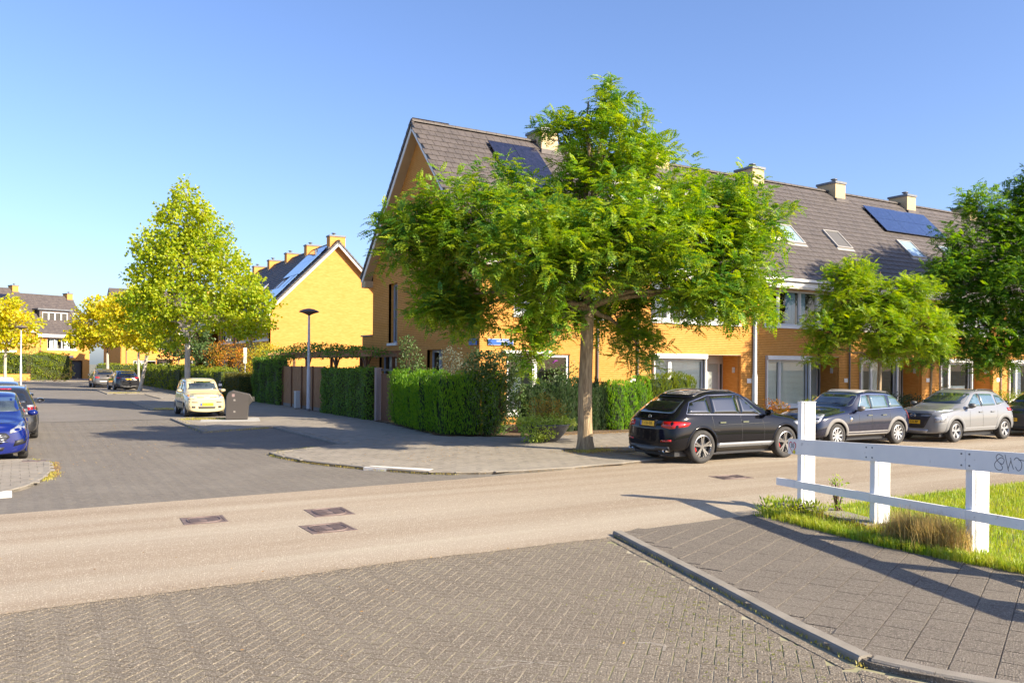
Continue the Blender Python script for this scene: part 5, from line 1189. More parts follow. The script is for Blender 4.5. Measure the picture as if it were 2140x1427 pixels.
tree('locust_tree', 'tall dark locust tree cut off by the right edge of the picture', (39.5, 18.0), 3.0, .22,
     [(-7.7, -1.7, 6.2, .8, .8, .55), (-7.2, -1.7, 7.4, .75, .8, .5), (-6.3, -1.7, 8.8, .8, .8, .6), (-6.4, -1.74, 3.9, 1.6, 1.6, 1.1), (-5, -2.54, 5.4, 1.8, 1.7, 1.2), (-6.1, -1.54, 6.3, 1.2, 1.2, 0.8), (-3.8, -1.74, 7, 1.8, 1.8, 1.3), (-5.4, -1.64, 8, 0.9, 0.9, 0.6), (-3.4, -1.74, 8.9, 1.5, 1.5, 1.1), (-3.1, -1.54, 10.4, 0.9, 0.9, 0.8), (-2.1, -2.24, 5.2, 2, 2, 1.4), (-1.3, -1.74, 7.2, 1.9, 1.9, 1.4), (-7.2, -1.54, 5.2, 0.8, 0.8, 0.6), (-5.8, -2.04, 2.7, 1.1, 1.1, 0.6), (-4, -2.34, 3.6, 1.5, 1.4, 1), (0.4, -1.74, 5.6, 1.8, 1.8, 1.5), (-4.4, -1.14, 9.2, 0.8, 0.8, 0.6), (-7.1, -1.54, 6.5, 0.5, 0.5, 0.4), (-0.4, -1.74, 12.2, 1.5, 1.5, 1.2), (-1.2, -1.74, 10.4, 1.5, 1.6, 1.2), (0.6, -1.74, 9.6, 1.8, 1.8, 1.5), (0.4, -1.24, 13.2, 0.9, 0.9, 0.9), (-7.5, -1.74, 4.4, 0.6, 0.6, 0.45), (3, 2, 12.6, 2.2, 2.2, 1.5), (5.2, 3.3, 13.6, 2.4, 2.4, 1.5), (6.8, 4.2, 13.6, 2, 2, 1.4), (2.5, 1, 8, 2.2, 2.2, 1.8), (5.5, 2.5, 9.5, 2.4, 2.4, 2), (0.5, 0, 11.6, 1.6, 1.6, 1.3)],
     25, LF_right, seed=5, leaf=.38, per=7, twig=.7, K=5, gap=.12)
tree('slender_tree', 'slender dark tree standing in front of the white paned window of the fifth house', (31.4, 20.8), 2.2, .045, [(-.2, 0, 2.5, .8, .8, .4), (.5, .1, 2.9, .9, .8, .45), (-.5, 0, 3.2, .6, .6, .4)], 26, LF_right, seed=15, leaf=.3, per=5, twig=.4, K=5)
tree('lime_tree', 'tall yellow-green tree behind the cream car', (7.45, 46.6), 4.3, .15,
     [(-.1, 0, 10.6, .7, .7, 1.0), (-.2, 0, 9.3, 1.5, 1.4, 1.1), (.9, .2, 8.4, 1.3, 1.4, 1.1), (-1.5, -.1, 8.0, 1.3, 1.4, 1.0), (1.9, 0, 7.2, 1.3, 1.4, .9), (-.2, 0, 7.3, 1.9, 2.0, 1.5), (-2.1, 0, 6.6, 1.0, 1.1, .8), (2.6, 0, 5.9, 1.5, 1.5, .9), (-.7, -.2, 5.5, 2.2, 2.0, 1.2), (-2.6, 0, 5.2, .9, .9, .6), (3.5, .1, 5.2, 1.2, 1.1, .7), (1.5, -.5, 4.6, 1.8, 1.6, .8), (2.8, 0, 4.1, 1.3, 1.1, .6), (3.6, .2, 4.2, .8, .8, .45), (-1.9, .2, 4.2, 1.3, 1.2, .7), (1.0, -.6, 9.9, .5, .5, .6), (-1.2, 0, 9.9, .4, .4, .5), (-.9, 0, 3.4, .9, .9, .5)],
     24, LF_plane, bark_pale, style='simple', leaf=.20, per=6, twig=.45, seed=21, gap=.22)
YT = 'yellow street trees at the end of the street'
tree('yellow_tree', 'yellow-leaved tree with a leaning pale trunk behind the black people carrier', (8.0, 71.5), 3.4, .14, [(.2, 0, 7.4, 1.3, 1.3, .9), (-1.0, 0, 6.4, 1.5, 1.5, 1.1), (.9, 0, 6.0, 1.6, 1.5, 1.1), (-1.6, 0, 4.9, 1.3, 1.3, .9), (.2, 0, 4.8, 1.8, 1.6, 1.0), (1.7, .3, 4.6, 1.2, 1.2, .8), (.6, 0, 3.6, 1.3, 1.2, .5)], 22, LF_yellow, bark_pale, 'simple', .24, lean=(.55, -.3), group=YT, seed=31, per=6)
tree('yellow_tree', 'golden yellow tree behind the brown-grey SUV', (7.6, 94.0), 3.2, .15, [(-.6, 0, 7.6, 1.8, 1.6, 1.1), (.9, 0, 6.8, 1.9, 1.8, 1.3), (-1.8, 0, 6.2, 1.9, 1.6, 1.3), (-2.3, 0, 4.6, 1.8, 1.5, 1.0), (1.8, 0, 5.4, 1.6, 1.6, 1.2), (.4, 0, 4.9, 2.2, 2.0, 1.2)], 15, LF_yellow, bark_pale, 'simple', .3, group=YT, seed=32, per=6)
tree('yellow_tree', 'slim yellow tree right of the golden one, with a thin white trunk', (9.3, 84.0), 3.2, .12, [(0, 0, 6.8, 1.4, 1.4, 1.2), (0, 0, 5.0, 1.7, 1.6, 1.1), (.8, 0, 3.9, 1.1, 1.1, .6)], 15, LF_yellow, bark_pale, 'simple', .28, group=YT, seed=33, per=6)
tree('yellow_tree', 'yellow-green tree at the far left edge beside the lamp post', (-1.0, 99.0), 3.0, .15, [(0, 0, 7.6, 1.7, 1.6, 1.2), (-1.6, 0, 5.9, 2.3, 2.0, 1.3), (1.4, 0, 5.9, 2.2, 2.0, 1.3), (0, 0, 4.4, 3.0, 2.2, .9)], 10, LF_yellow, bark_pale, 'simple', .32, group=YT, seed=34, per=6)
tree('garden_tree', 'dark green garden tree behind the lime tree', (10.6, 66.0), 1.6, .1, [(0, 0, 3.3, 1.6, 1.6, 1.1), (-1.6, 1, 3.2, 1.2, 1.2, .9), (1.4, 0, 2.9, 1.2, 1.2, .8), (.6, 0, 4.3, 1.0, 1.0, .8)], 13, LF_grey, bark_m, 'simple', .2, group=None, seed=35, per=6)
# ---------------------------------------------------------------- hedges and shrubs
def hedge_box(name, label, x0, x1, y0, y1, h, leafm, n=260, leaf=.09, rz=0., org=None, cat='hedge', group=None, base=.05, core=None, wob=.07, parent=None, style='flat', z0=0., seed=1, rnd=.12, top=None):
    """clipped leafy block: leaves over its faces and dark stems inside"""
    global RNG
    RNG = np.random.default_rng(seed); o_ = org or ((x0 + x1) / 2, (y0 + y1) / 2); a, b = (x1 - x0) / 2, (y1 - y0) / 2
    faces = [((1, 0), 2 * b * h), ((-1, 0), 2 * b * h), ((0, 1), 2 * a * h), ((0, -1), 2 * a * h), ('t', 4 * a * b)]
    PP = []; NN = []
    for f, ar in faces:
        k = int(n * ar); 
        if k < 1: continue
        u, v = RNG.uniform(-1, 1, k), RNG.uniform(0, 1, k)
        if f == 't': P = np.stack([u * a, (v * 2 - 1) * b, np.full(k, h)], 1); N = np.tile([[0, 0, 1.]], (k, 1))
        elif f[0]: P = np.stack([np.full(k, a * f[0]), u * b, v * h], 1); N = np.tile([[f[0], 0, 0.]], (k, 1))
        else: P = np.stack([u * a, np.full(k, b * f[1]), v * h], 1); N = np.tile([[0, f[1], 0.]], (k, 1))
        PP.append(P); NN.append(N)
    P = np.concatenate(PP); N = np.concatenate(NN)
    # soften the box edges, add lumps
    q = P / np.array([a, b, 1.]); ex = np.clip(np.abs(q[:, 0]) - .0, 0, 1) ** 6 * np.clip(np.abs(q[:, 1]), 0, 1) ** 6; P[:, :2] *= (1 - rnd * .6 * ex)[:, None]
    ez = np.clip((P[:, 2] / h - .82) / .18, 0, 1) ** 2; P[:, :2] *= (1 - np.minimum(rnd, .2) * ez[:, None] * (N[:, 2:] < .5)); 
    P += N * (wob * (np.sin(P[:, :1] * 3.3 + seed) * np.sin(P[:, 1:2] * 3.7) + .7 * np.sin(P[:, 2:] * 5 + P[:, :1] * 2 + P[:, 1:2])) + RNG.normal(0, .035, (len(P), 1)))
    P[:, 2] = np.maximum(P[:, 2], .02); m2 = P - N * RNG.uniform(0, .1, (len(P), 1))
    if style == 'spray': D = unit(N * .5 + np.array([[0, 0, 1.1]]) + rnd_dirs(len(P)) * .35); V, F = leaves(m2, D, N + rnd_dirs(len(P)) * .5, leaf * RNG.uniform(.6, 1.3, len(P)), leaf * .26)
    elif style == 'ivy': D = unit(np.array([[0, 0, -1.]]) + rnd_dirs(len(P)) * .55 + N * .25); V, F = leaves(m2, D, N + rnd_dirs(len(P)) * .45, leaf * RNG.uniform(.7, 1.2, len(P)), leaf * .85)
    else: D = unit(N * .35 + rnd_dirs(len(P))); V, F = leaves(m2, D, N + rnd_dirs(len(P)) * .8, leaf * RNG.uniform(.6, 1.2, len(P)), leaf * .62)
    c, s = math.cos(rz), math.sin(rz)
    T = empty(name, (o_[0], o_[1], z0), rz, label, cat, group)
    link('foliage', npmesh('foliage', V, F, leafm), T, kind='stuff')
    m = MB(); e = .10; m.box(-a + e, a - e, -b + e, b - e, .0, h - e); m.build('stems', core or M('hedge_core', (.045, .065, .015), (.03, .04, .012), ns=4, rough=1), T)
    return T
def bush(name, label, pos, r, h, leafm, n=900, leaf=.08, cat='shrub', group=None, style='flat', z0=.05, seed=1, lobes=None, parent=None, stems=True):
    global RNG
    RNG = np.random.default_rng(seed); T = empty(name, (pos[0], pos[1], z0), 0, label, cat, group) if parent is None else None
    L = lobes or [(0, 0, h * .5, r, r, h * .5)]; VV = []
    for x, y, z, a, b, c in L:
        k = int(n * (a * b + b * c + a * c)); d = rnd_dirs(k); q = RNG.uniform(.35, 1.08, k) ** .5; ph = RNG.uniform(0, 6, 3); w_ = 1 + .14 * np.sin(d[:, 0] * 6 + ph[0]) * np.sin(d[:, 1] * 6 + ph[1]) + .1 * np.sin(d[:, 2] * 8 + ph[2])
        P = np.array([x, y, z]) + d * np.array([a, b, c]) * (q * w_)[:, None]; P[:, 2] = np.maximum(P[:, 2], .02)
        if style == 'spray': D = unit(d * .6 + np.array([[0, 0, 1.]]) + rnd_dirs(k) * .3); V, F = leaves(P, D, d + rnd_dirs(k) * .6, leaf * RNG.uniform(.6, 1.3, k), leaf * .3)
        elif style == 'trail': D = unit(d * .6 + np.array([[0, 0, -.5]]) + rnd_dirs(k) * .6); V, F = leaves(P, D, d + rnd_dirs(k) * .5, leaf * RNG.uniform(.6, 1.2, k), leaf * .75)
        else: D = unit(d * .5 + rnd_dirs(k) + np.array([[0, 0, .2]])); V, F = leaves(P, D, d + rnd_dirs(k) * .8, leaf * RNG.uniform(.6, 1.2, k), leaf * .55)
        VV.append(V)
    V = np.concatenate(VV); link('foliage', npmesh('foliage', V, np.arange(len(V)).reshape(-1, 4), leafm), T or parent, kind='stuff')
    if stems:
        m = MB(); random.seed(seed)
        for _ in range(14):
            x, y, z, a, b, c = random.choice(L); p = Vector((x + random.uniform(-a, a) * .7, y + random.uniform(-b, b) * .7, z + random.uniform(-.2, .8) * c)); m.tube([(random.uniform(-.08, .08), random.uniform(-.08, .08), 0), (p.x * .5, p.y * .5, p.z * .5), p], [.018, .012, .005], 4, False)
        m.build('stems', twig_m, T or parent)
    return T
# bright conifer hedge round the corner garden, one plant after another
CH = 'conifer hedges of the front gardens'
def conifer_hedge(label, path, h, leafm, rad=.42, step=.42, n=1500, seed=1, jag=.12, leaf=.11):
    global RNG
    RNG = np.random.default_rng(seed); pl = polyline_len(path, step); random.seed(seed)
    T = empty('conifer_hedge', (pl[0].x, pl[0].y, .05), 0, label, 'hedge', CH); VV = []; st = MB(); o = pl[0]; ctr = []
    for p in pl:
        hh = h + random.uniform(-jag, jag); rr = rad * random.uniform(.9, 1.12); cx_, cy_ = p.x - o.x + random.uniform(-.05, .05), p.y - o.y + random.uniform(-.05, .05); ctr.append((cx_, cy_, rr, hh))
    for i, (cx_, cy_, rr, hh) in enumerate(ctr):
        k = int(n * rr * 2 * PI * hh * .35); t = RNG.uniform(0, 2 * PI, k); z = RNG.uniform(0, 1, k) ** .85
        prof = np.where(z < .12, .82 + 1.4 * z, 1.0) * np.where(z > .86, np.sqrt(np.clip(1 - ((z - .86) / .15) ** 2, .03, 1)), 1); r_ = rr * prof * (1 + .10 * np.sin(t * 7 + z * 9 + i) + .05 * np.sin(t * 13 + z * 21)) * RNG.uniform(.86, 1.05, k)
        P = np.stack([cx_ + np.cos(t) * r_, cy_ + np.sin(t) * r_, z * hh], 1); keep = np.ones(k, bool)
        for j in (i - 1, i + 1):
            if 0 <= j < len(ctr): keep &= np.hypot(P[:, 0] - ctr[j][0], P[:, 1] - ctr[j][1]) > ctr[j][2] * .8
        P = P[keep]; N = np.stack([np.cos(t), np.sin(t), np.zeros(k)], 1)[keep]; m_ = len(P)
        D = unit(N * .35 + np.array([[0, 0, 1.2]]) + rnd_dirs(m_) * .28); V, F = leaves(P, D, N + rnd_dirs(m_) * .6, leaf * RNG.uniform(.6, 1.4, m_), leaf * .25); VV.append(V)
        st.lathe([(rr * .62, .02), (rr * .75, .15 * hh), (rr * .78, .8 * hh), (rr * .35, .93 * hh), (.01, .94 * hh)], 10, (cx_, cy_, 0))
    V = np.concatenate(VV); link('foliage', npmesh('foliage', V, np.arange(len(V)).reshape(-1, 4), leafm), T, kind='stuff')
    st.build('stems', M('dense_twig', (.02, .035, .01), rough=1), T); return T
conifer_hedge('bright green rounded conifer hedge curving round the house corner', [(12.05, 29.1), (11.75, 27.2), (11.45, 25.3), (11.5, 24.0), (12.0, 23.55), (12.6, 23.4)], 1.86, LF_conifer, seed=2)
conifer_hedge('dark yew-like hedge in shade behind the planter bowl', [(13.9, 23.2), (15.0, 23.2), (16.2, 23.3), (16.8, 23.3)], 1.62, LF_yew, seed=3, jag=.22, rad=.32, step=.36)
conifer_hedge('green conifer clump directly right of the big tree trunk', [(17.3, 23.2), (18.3, 23.25)], 1.72, LF_conifer, seed=4, rad=.46, step=.5)
conifer_hedge('yellow-green conifer hedge behind the rear of the black SUV', [(19.0, 23.2), (20.4, 23.2)], 1.82, leafmat('yellow_conifer', (.10, .17, .014), (.15, .2, .014), (.20, .23, .015), ns=1.5, ns3=12, trans=.35), seed=5, rad=.42)
bush('mixed_shrub', 'tall loose grey-green shrub growing over the hedge at the house corner', (12.5, 23.05), 1, 2, LF_grey, 1000, .10, seed=3, lobes=[(0, -.05, 1.1, .75, .6, 1.1), (.35, .1, 2.1, .75, .55, .6), (-.35, .2, 2.1, .5, .45, .55), (.8, .1, 1.1, .45, .4, .9)])
bush('leafy_shrub', 'dark shrub against the gable wall above the hedge', (12.15, 28.7), 1, 2, LF_grey, 420, .10, seed=4, lobes=[(0, 0, 2.3, .35, .8, .7), (.1, -.5, 1.7, .35, .5, .7), (0, .3, 2.9, .25, .4, .4)])
bush('silvery_shrub', 'silvery olive shrub beside the ground floor window of the gable', (12.1, 25.2), 1, 2, leafmat('silver_leaf', (.10, .13, .09), (.15, .18, .12), (.2, .22, .16), ns=2, ns3=15), 420, .07, seed=5, lobes=[(0, 0, 2.3, .4, .7, .5), (.1, -.4, 1.8, .4, .6, .6)])
BD = bush('butterfly_bush', 'butterfly bush with a purple flower spike in front of the corner house windows', (15.3, 23.6), 1, 2, LF_grey, 260, .11, seed=6, lobes=[(-.3, 0, 1.7, .8, .3, .5), (.5, .1, 1.8, .6, .3, .55), (0, 0, 1.4, 1.1, .3, .5)])
m = MB(); m.tube([(-.42, -.25, 2.25), (-.36, -.3, 2.33), (-.28, -.36, 2.34)], [.012, .028, .006], 6); m.build('flower_spike', M('purple_flower', (.4, .05, .45), rough=.8), BD)
# planter bowl
PB = empty('planter_bowl', (12.85, 20.5, .06), 0, 'dark bowl planter overflowing with variegated ivy, left of the big trunk', 'planter')
m = MB(); m.lathe([(.001, .0), (.28, .0), (.36, .04), (.55, .24), (.68, .46), (.72, .50), (.69, .51), (.62, .44), (.001, .40)], 28); m.build('bowl', M('bowl_glaze', (.035, .038, .045), (.12, .12, .13), ns=14, rough=.3), PB, smooth=True)
bush('ivy', 'x', (0, 0), 1, 1, LF_var, 1100, .085, style='trail', seed=9, lobes=[(-.1, 0, .58, .82, .62, .22), (-.5, -.2, .36, .42, .4, .34), (-.25, -.42, .36, .35, .3, .24), (.45, -.1, .55, .4, .45, .14)], parent=PB, stems=False)
bush('rusty_shrub', 'x', (0, 0), 1, 1, LF_brown, 1000, .06, seed=10, lobes=[(-.05, .1, .95, .55, .45, .38), (.2, 0, .85, .5, .4, .3)], parent=PB, stems=True)
# low planting in front of the right-hand houses
FG = 'front garden shrubs of the main row'
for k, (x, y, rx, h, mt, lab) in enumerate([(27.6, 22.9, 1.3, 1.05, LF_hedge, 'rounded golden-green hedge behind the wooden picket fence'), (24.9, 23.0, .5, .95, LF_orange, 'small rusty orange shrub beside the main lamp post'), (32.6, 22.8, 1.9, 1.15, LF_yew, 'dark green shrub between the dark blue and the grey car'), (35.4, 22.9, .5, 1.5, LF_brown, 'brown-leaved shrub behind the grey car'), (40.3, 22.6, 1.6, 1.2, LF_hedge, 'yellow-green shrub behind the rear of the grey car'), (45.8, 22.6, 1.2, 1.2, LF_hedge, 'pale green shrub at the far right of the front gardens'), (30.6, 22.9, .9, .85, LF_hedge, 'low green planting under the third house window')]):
    bush('garden_shrub', lab, (x, y), rx, h, mt, 520, .08, group=FG, seed=40 + k, lobes=[(-rx * .45, 0, h * .5, rx * .55, .55, h * .5), (rx * .4, .05, h * .48, rx * .6, .5, h * .5), (0, -.1, h * .45, rx * .6, .5, h * .45)])
# ivy panels and slatted fence along the side street, pergola
IV = 'ivy covered fence panels'
hedge_box('ivy_panel', 'ivy covered fence panel next to the wooden gate', 11.55, 12.05, 31.7, 37.6, 2.02, LF_ivy, 420, .075, style='ivy', z0=.05, seed=2, cat='ivy', group=IV, wob=.05, rnd=.04)
hedge_box('ivy_panel', 'ivy covered block left of the slatted wooden fence', 11.5, 12.1, 44.8, 50.3, 2.45, LF_ivy, 320, .08, style='ivy', z0=.05, seed=3, cat='ivy', group=IV, wob=.1, rnd=.08)
FN = empty('wooden_fence', (11.85, 37.7, .05), 0, 'slatted brown wooden fence between the two ivy panels', 'fence')
y = 0; k = 0; bs = MB(); bs.box(-.02, .03, 0, 7.1, .0, .16); bs.build('base_board', M('concrete_board', (.22, .2, .18), rough=.9), FN)
while y < 7.05:
    m = MB(); m.box(-.02 + .006 * (k % 2), .012, y, y + .078, .165, 2.05 + .01 * (k % 3 == 0)); m.build('slat', wood_m, FN); y += .098; k += 1
m = MB()
for z in (.45, 1.1, 1.8): m.box(.013, .05, 0, 7.1, z, z + .07)
m.build('rail', wood_dk, FN)
for yy in (0.0, 1.8, 3.6, 5.4, 7.1):
    m = MB(); m.box(-.075, -.021, yy - .045, yy + .045, 0, 2.08); m.build('post', wood_dk, FN)
GT = empty('wooden_gate', (12.0, 29.75, .05), 0, 'dark wooden garden gate between a grey post and the conifer hedge', 'gate')
for i in range(12): m = MB(); m.box(.0, .03, .02 + i * .115, .12 + i * .115, .06, 1.82); m.build('plank', wood_dk, GT)
m = MB(); m.box(-.02, .05, 0, 3.9 - 2.5, 1.93, 2.0); m.box(.031, .06, 0, 1.4, .3, .38); m.box(.031, .06, 0, 1.4, 1.5, 1.58); m.build('cross_rail', black_m, GT)
PS = empty('gate_post', (11.93, 31.35, .05), 0, 'weathered grey square gate post with narrow slats left of the gate', 'post')
m = MB(); m.box(-.1, .1, -.1, .1, 0, 2.02); m.box(-.11, .11, -.11, .11, 2.021, 2.05); m.build('post', wood_gy, PS)
for i in range(3): m = MB(); m.box(-.02, .02, .13 + i * .09, .2 + i * .09, .1, 2.0); m.build('slat', wood_m, PS)
PG = empty('pergola', (12.2, 34.0, .05), 0, 'timber pergola overgrown with vines above the fence', 'pergola')
for yy in (0.2, 4.2, 8.6, 13.0, 15.5):
    for xx in (.3, 1.5): m = MB(); m.box(xx - .06, xx + .06, yy - .06, yy + .06, 0, 2.5); m.build('post', wood_dk, PG)
    for s in (1, -1): m = MB(); m.tube([(.3, yy, 1.95), (.3, yy + .5 * s, 2.48)], .04, 6); m.build('brace', wood_dk, PG)
for xx in (.3, 1.5): m = MB(); m.box(xx - .05, xx + .05, -.3, 15.9, 2.5, 2.66); m.build('beam', wood_m, PG)
for i in range(16): m = MB(); m.box(-.1, 1.75, i * 1.02, i * 1.02 + .06, 2.661, 2.77); m.build('rafter', wood_m, PG)
bush('vine', 'climbing vine covering the top of the pergola', (12.6, 42), 1, 1, LF_ivy, 170, .13, cat='vine', seed=12, z0=0, stems=False, lobes=[(0, -7.6, 2.72, .8, 1.6, .2), (0, -5.0, 2.76, .9, 1.9, .28), (.1, -1.6, 2.85, .9, 2.2, .33), (.2, 1.6, 2.95, .9, 2.0, .38), (0, 4.4, 2.8, .9, 2.2, .34), (0, 6.9, 2.75, .9, 1.6, .3), (-.4, 4.0, 2.45, .3, 1.6, .35), (.6, -3, 2.8, .8, 4, .2)])
HG = 'hedges along the side street'
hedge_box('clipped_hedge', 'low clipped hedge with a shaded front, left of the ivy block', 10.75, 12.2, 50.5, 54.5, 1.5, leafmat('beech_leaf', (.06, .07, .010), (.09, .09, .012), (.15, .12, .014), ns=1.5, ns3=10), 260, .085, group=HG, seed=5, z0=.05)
hedge_box('clipped_hedge', 'long sunlit hedge behind the cream car', 10.6, 11.9, 54.8, 69.5, 1.75, LF_hedge, 130, .11, group=HG, seed=6, z0=.05, wob=.16)
hedge_box('clipped_hedge', 'hedge with a shaded side further up the side street', 10.5, 11.8, 70, 99, 1.75, LF_hedge, 70, .14, group=HG, seed=7, z0=.05, wob=.14)
bush('orange_shrub', 'shrub turning orange in front of the second row', (12.6, 61.0), 1.6, 3.1, LF_orange, 200, .12, seed=51, lobes=[(0, 0, 2.0, 1.7, 1.3, 1.3), (-.3, .2, 3.0, 1.3, 1.0, .8), (1.0, 0, 2.6, .9, .8, .8)])
bush('golden_shrub', 'bright golden shrub at the gable end of the second row', (13.7, 56.6), 1.4, 3, LF_lime, 240, .12, seed=52, lobes=[(0, 0, 2.2, 1.35, 1.2, 1.4), (.3, .2, 2.9, 1.0, .9, .7)])
bush('garden_shrub', 'dark climbing shrub between the orange and the golden shrub', (13.9, 61.0), 1, 3, LF_grey, 150, .13, seed=53, lobes=[(0, 0, 2.2, .8, .8, 1.7)])
hedge_box('far_hedge', 'tall green hedge in front of the far houses at the left', -11.0, 5.5, 117.0, 118.6, 3.1, LF_hedge, 80, .22, group='hedges at the end of the street', seed=8, rz=R(8), wob=.2, z0=.05)
bush('ball_hedge', 'low dark rounded hedge at the end of the street', (3.6, 112.5), 2, 2, leafmat('dull_hedge', (.06, .08, .012), (.09, .10, .014), (.13, .12, .016), ns=1, ns3=6), 60, .2, cat='hedge', group='hedges at the end of the street', seed=54, lobes=[(-1.1, 0, .9, 1.3, 1.0, 1.0), (.9, 0, .9, 1.3, 1.0, 1.0)])
hedge_box('far_hedge', 'square hedge behind the two dark parked cars', 7.4, 18.0, 104.5, 106, 2.0, LF_hedge, 45, .2, group='hedges at the end of the street', seed=9, z0=.05)
bush('potted_shrub', 'small dark potted plant by the far house door', (7.4, 110.5), .5, 1.1, LF_yew, 120, .15, seed=55, cat='plant')
LW = empty('low_wall', (-3.5, 114.3, .08), R(4), 'low orange brick garden wall below the far left hedge', 'wall'); m = MB(); m.box(0, 4.8, 0, .3, 0, .75); m.build('wall', brick_far, LW)
bush('roof_conifer', 'small conifer in front of the far house wall', (1.2, 115.2), .8, 4.6, LF_grey, 40, .25, cat='shrub', seed=56, lobes=[(0, 0, 3.2, .9, .8, 1.6)])
# ---------------------------------------------------------------- street furniture
def lamp(pos, h, label, z0=.06, seg=20):
    L_ = empty('street_lamp', (pos[0], pos[1], z0), 0, label, 'street lamp', 'disc topped street lamps')
    m = MB(); m.lathe([(.085, 0), (.083, .9), (.08, 1.88), (.062, 1.98), (.055, h * .75), (.045, h - .12)], seg); m.build('pole', lamp_grey, L_, smooth=True)
    m = MB(); m.lathe([(.087, 0), (.087, .12)], seg); m.build('pole_foot', M('pole_foot_paint', (.18, .17, .16), rough=.8), L_)
    m = MB(); m.lathe([(.045, h - .13), (.07, h - .10), (.22, h - .03), (.44, h + .03), (.45, h + .05), (.40, h + .10), (.22, h + .17), (.05, h + .20), (.001, h + .20)], 32); m.build('lamp_head', lamp_head, L_, smooth=True)
    m = MB(); m.lathe([(.001, h - .035), (.2, h - .034)], 24); m.build('lens', clear_lens, L_); return L_
lamp((11.35, 38.6), 4.5, 'street lamp in front of the slatted wooden fence')
lamp((19.35, 18.75), 4.65, 'main street lamp behind the black SUV, its head hidden in the tree crown')
lamp((.25, 80.0), 4.9, 'far street lamp among the parked cars on the left')
CO = empty('waste_container', (7.28, 33.9, .068), R(-12), 'dark grey underground waste container on the corner island', 'waste container')
m = MB(); m.prism([(-.5, -.38), (.42, -.42), (.5, .3), (-.38, .42)], -.03, .0); 
sl = MB(); sl.box(-1.35, .75, -1.15, .9, -.05, .004); sl.build('concrete_slab', M('pale_slab', (.42, .41, .38), (.36, .35, .32), ns=4, rough=.9), CO)
prof = [(-.48, .005), (.32, .005), (.36, .55), (.50, .72), (.50, .80), (.40, .97), (-.22, 1.12), (-.40, 1.03), (-.46, .9)]
m = MB(); m.slab([(x, -.36, z) for x, z in prof], (0, .72, 0)); bd = m.build('body', bin_m, CO)
bvm = bd.modifiers.new('bev', 'BEVEL'); bvm.width = .03; bvm.segments = 3
m = MB(); m.slab([(x * .93 - .02, -.372, z * .95 + .03) for x, z in prof[:2] + prof[5:]], (0, .011, 0)); m.build('front_panel', M('bin_panel', (.058, .05, .044), rough=.45), CO)
m = MB(); m.box(.30, .56, -.30, .30, .70, .86); m.build('inlet_hood', bin_m, CO)
for z in (.72, .28): m = MB(); m.box(-.2, -.13, -.376, -.3725, z, z + .07); m.build('sticker', M('pale_sticker', (.22, .2, .18), rough=.6), CO)
m = MB(); m.box(-.26, -.16, -.376, -.3725, .88, .99); m.build('sticker', M('pink_sticker', (.24, .17, .16), rough=.6), CO)
def bollard(pos, label):
    B_ = empty('bollard', (pos[0], pos[1], .06), 0, label, 'bollard'); m = MB(); m.lathe([(.09, 0), (.075, .75), (.075, .76)], 14); m.build('post', black_m, B_)
    for z in (.77, .97, 1.17): m = MB(); m.lathe([(.078, z), (.078, z + .1), (.05, z + .12)], 14); m.build('white_band', white_m, B_); m = MB(); m.lathe([(.07, z + .1), (.07, z + .2)], 14); m.build('black_band', black_m, B_)
    m = MB(); m.lathe([(.06, 1.36), (.001, 1.39)], 14); m.build('cap', alu_m, B_)
bollard((7.55, 38.9), 'black and white ringed bollard just behind the waste container')
SB = empty('service_cabinet', (11.5, 41.0, .05), 0, 'small pale service cabinet at the foot of the slatted fence', 'cabinet'); m = MB(); m.box(-.1, .1, -.16, .16, .05, .82); m.build('cabinet_body', M('cabinet_grey', (.45, .46, .44), rough=.5), SB); m = MB(); m.box(-.11, .11, -.17, .17, .821, .86); m.build('lid', lamp_grey, SB); m = MB(); m.box(-.08, .08, -.13, .13, 0, .05); m.build('plinth', soil_m, SB)
WP = empty('sign_post', (12.6, 57.0, .05), 0, 'thin white post with a narrow sign seen edge-on behind the hedge', 'sign'); m = MB(); m.tube([(0, 0, 0), (0, 0, 3.1)], .035, 8); m.build('post', lamp_grey, WP); m = MB(); m.box(-.1, .1, -.02, .02, 2.2, 3.2); m.build('sign_plate', white_m, WP)
PF = empty('picket_fence', (25.3, 22.05, .06), 0, 'low weathered picket fence in front of the third house', 'fence')
for i in range(17):
    m = MB(); x = i * .155; m.slab([(x, 0, .02), (x + .085, 0, .02), (x + .085, 0, .78), (x + .0425, 0, .84), (x, 0, .78)], (0, .02, 0)); m.build('picket', wood_gy, PF)
m = MB(); m.box(-.05, 2.65, .021, .06, .2, .27); m.box(-.05, 2.65, .021, .06, .6, .67); m.build('rail', wood_gy, PF)
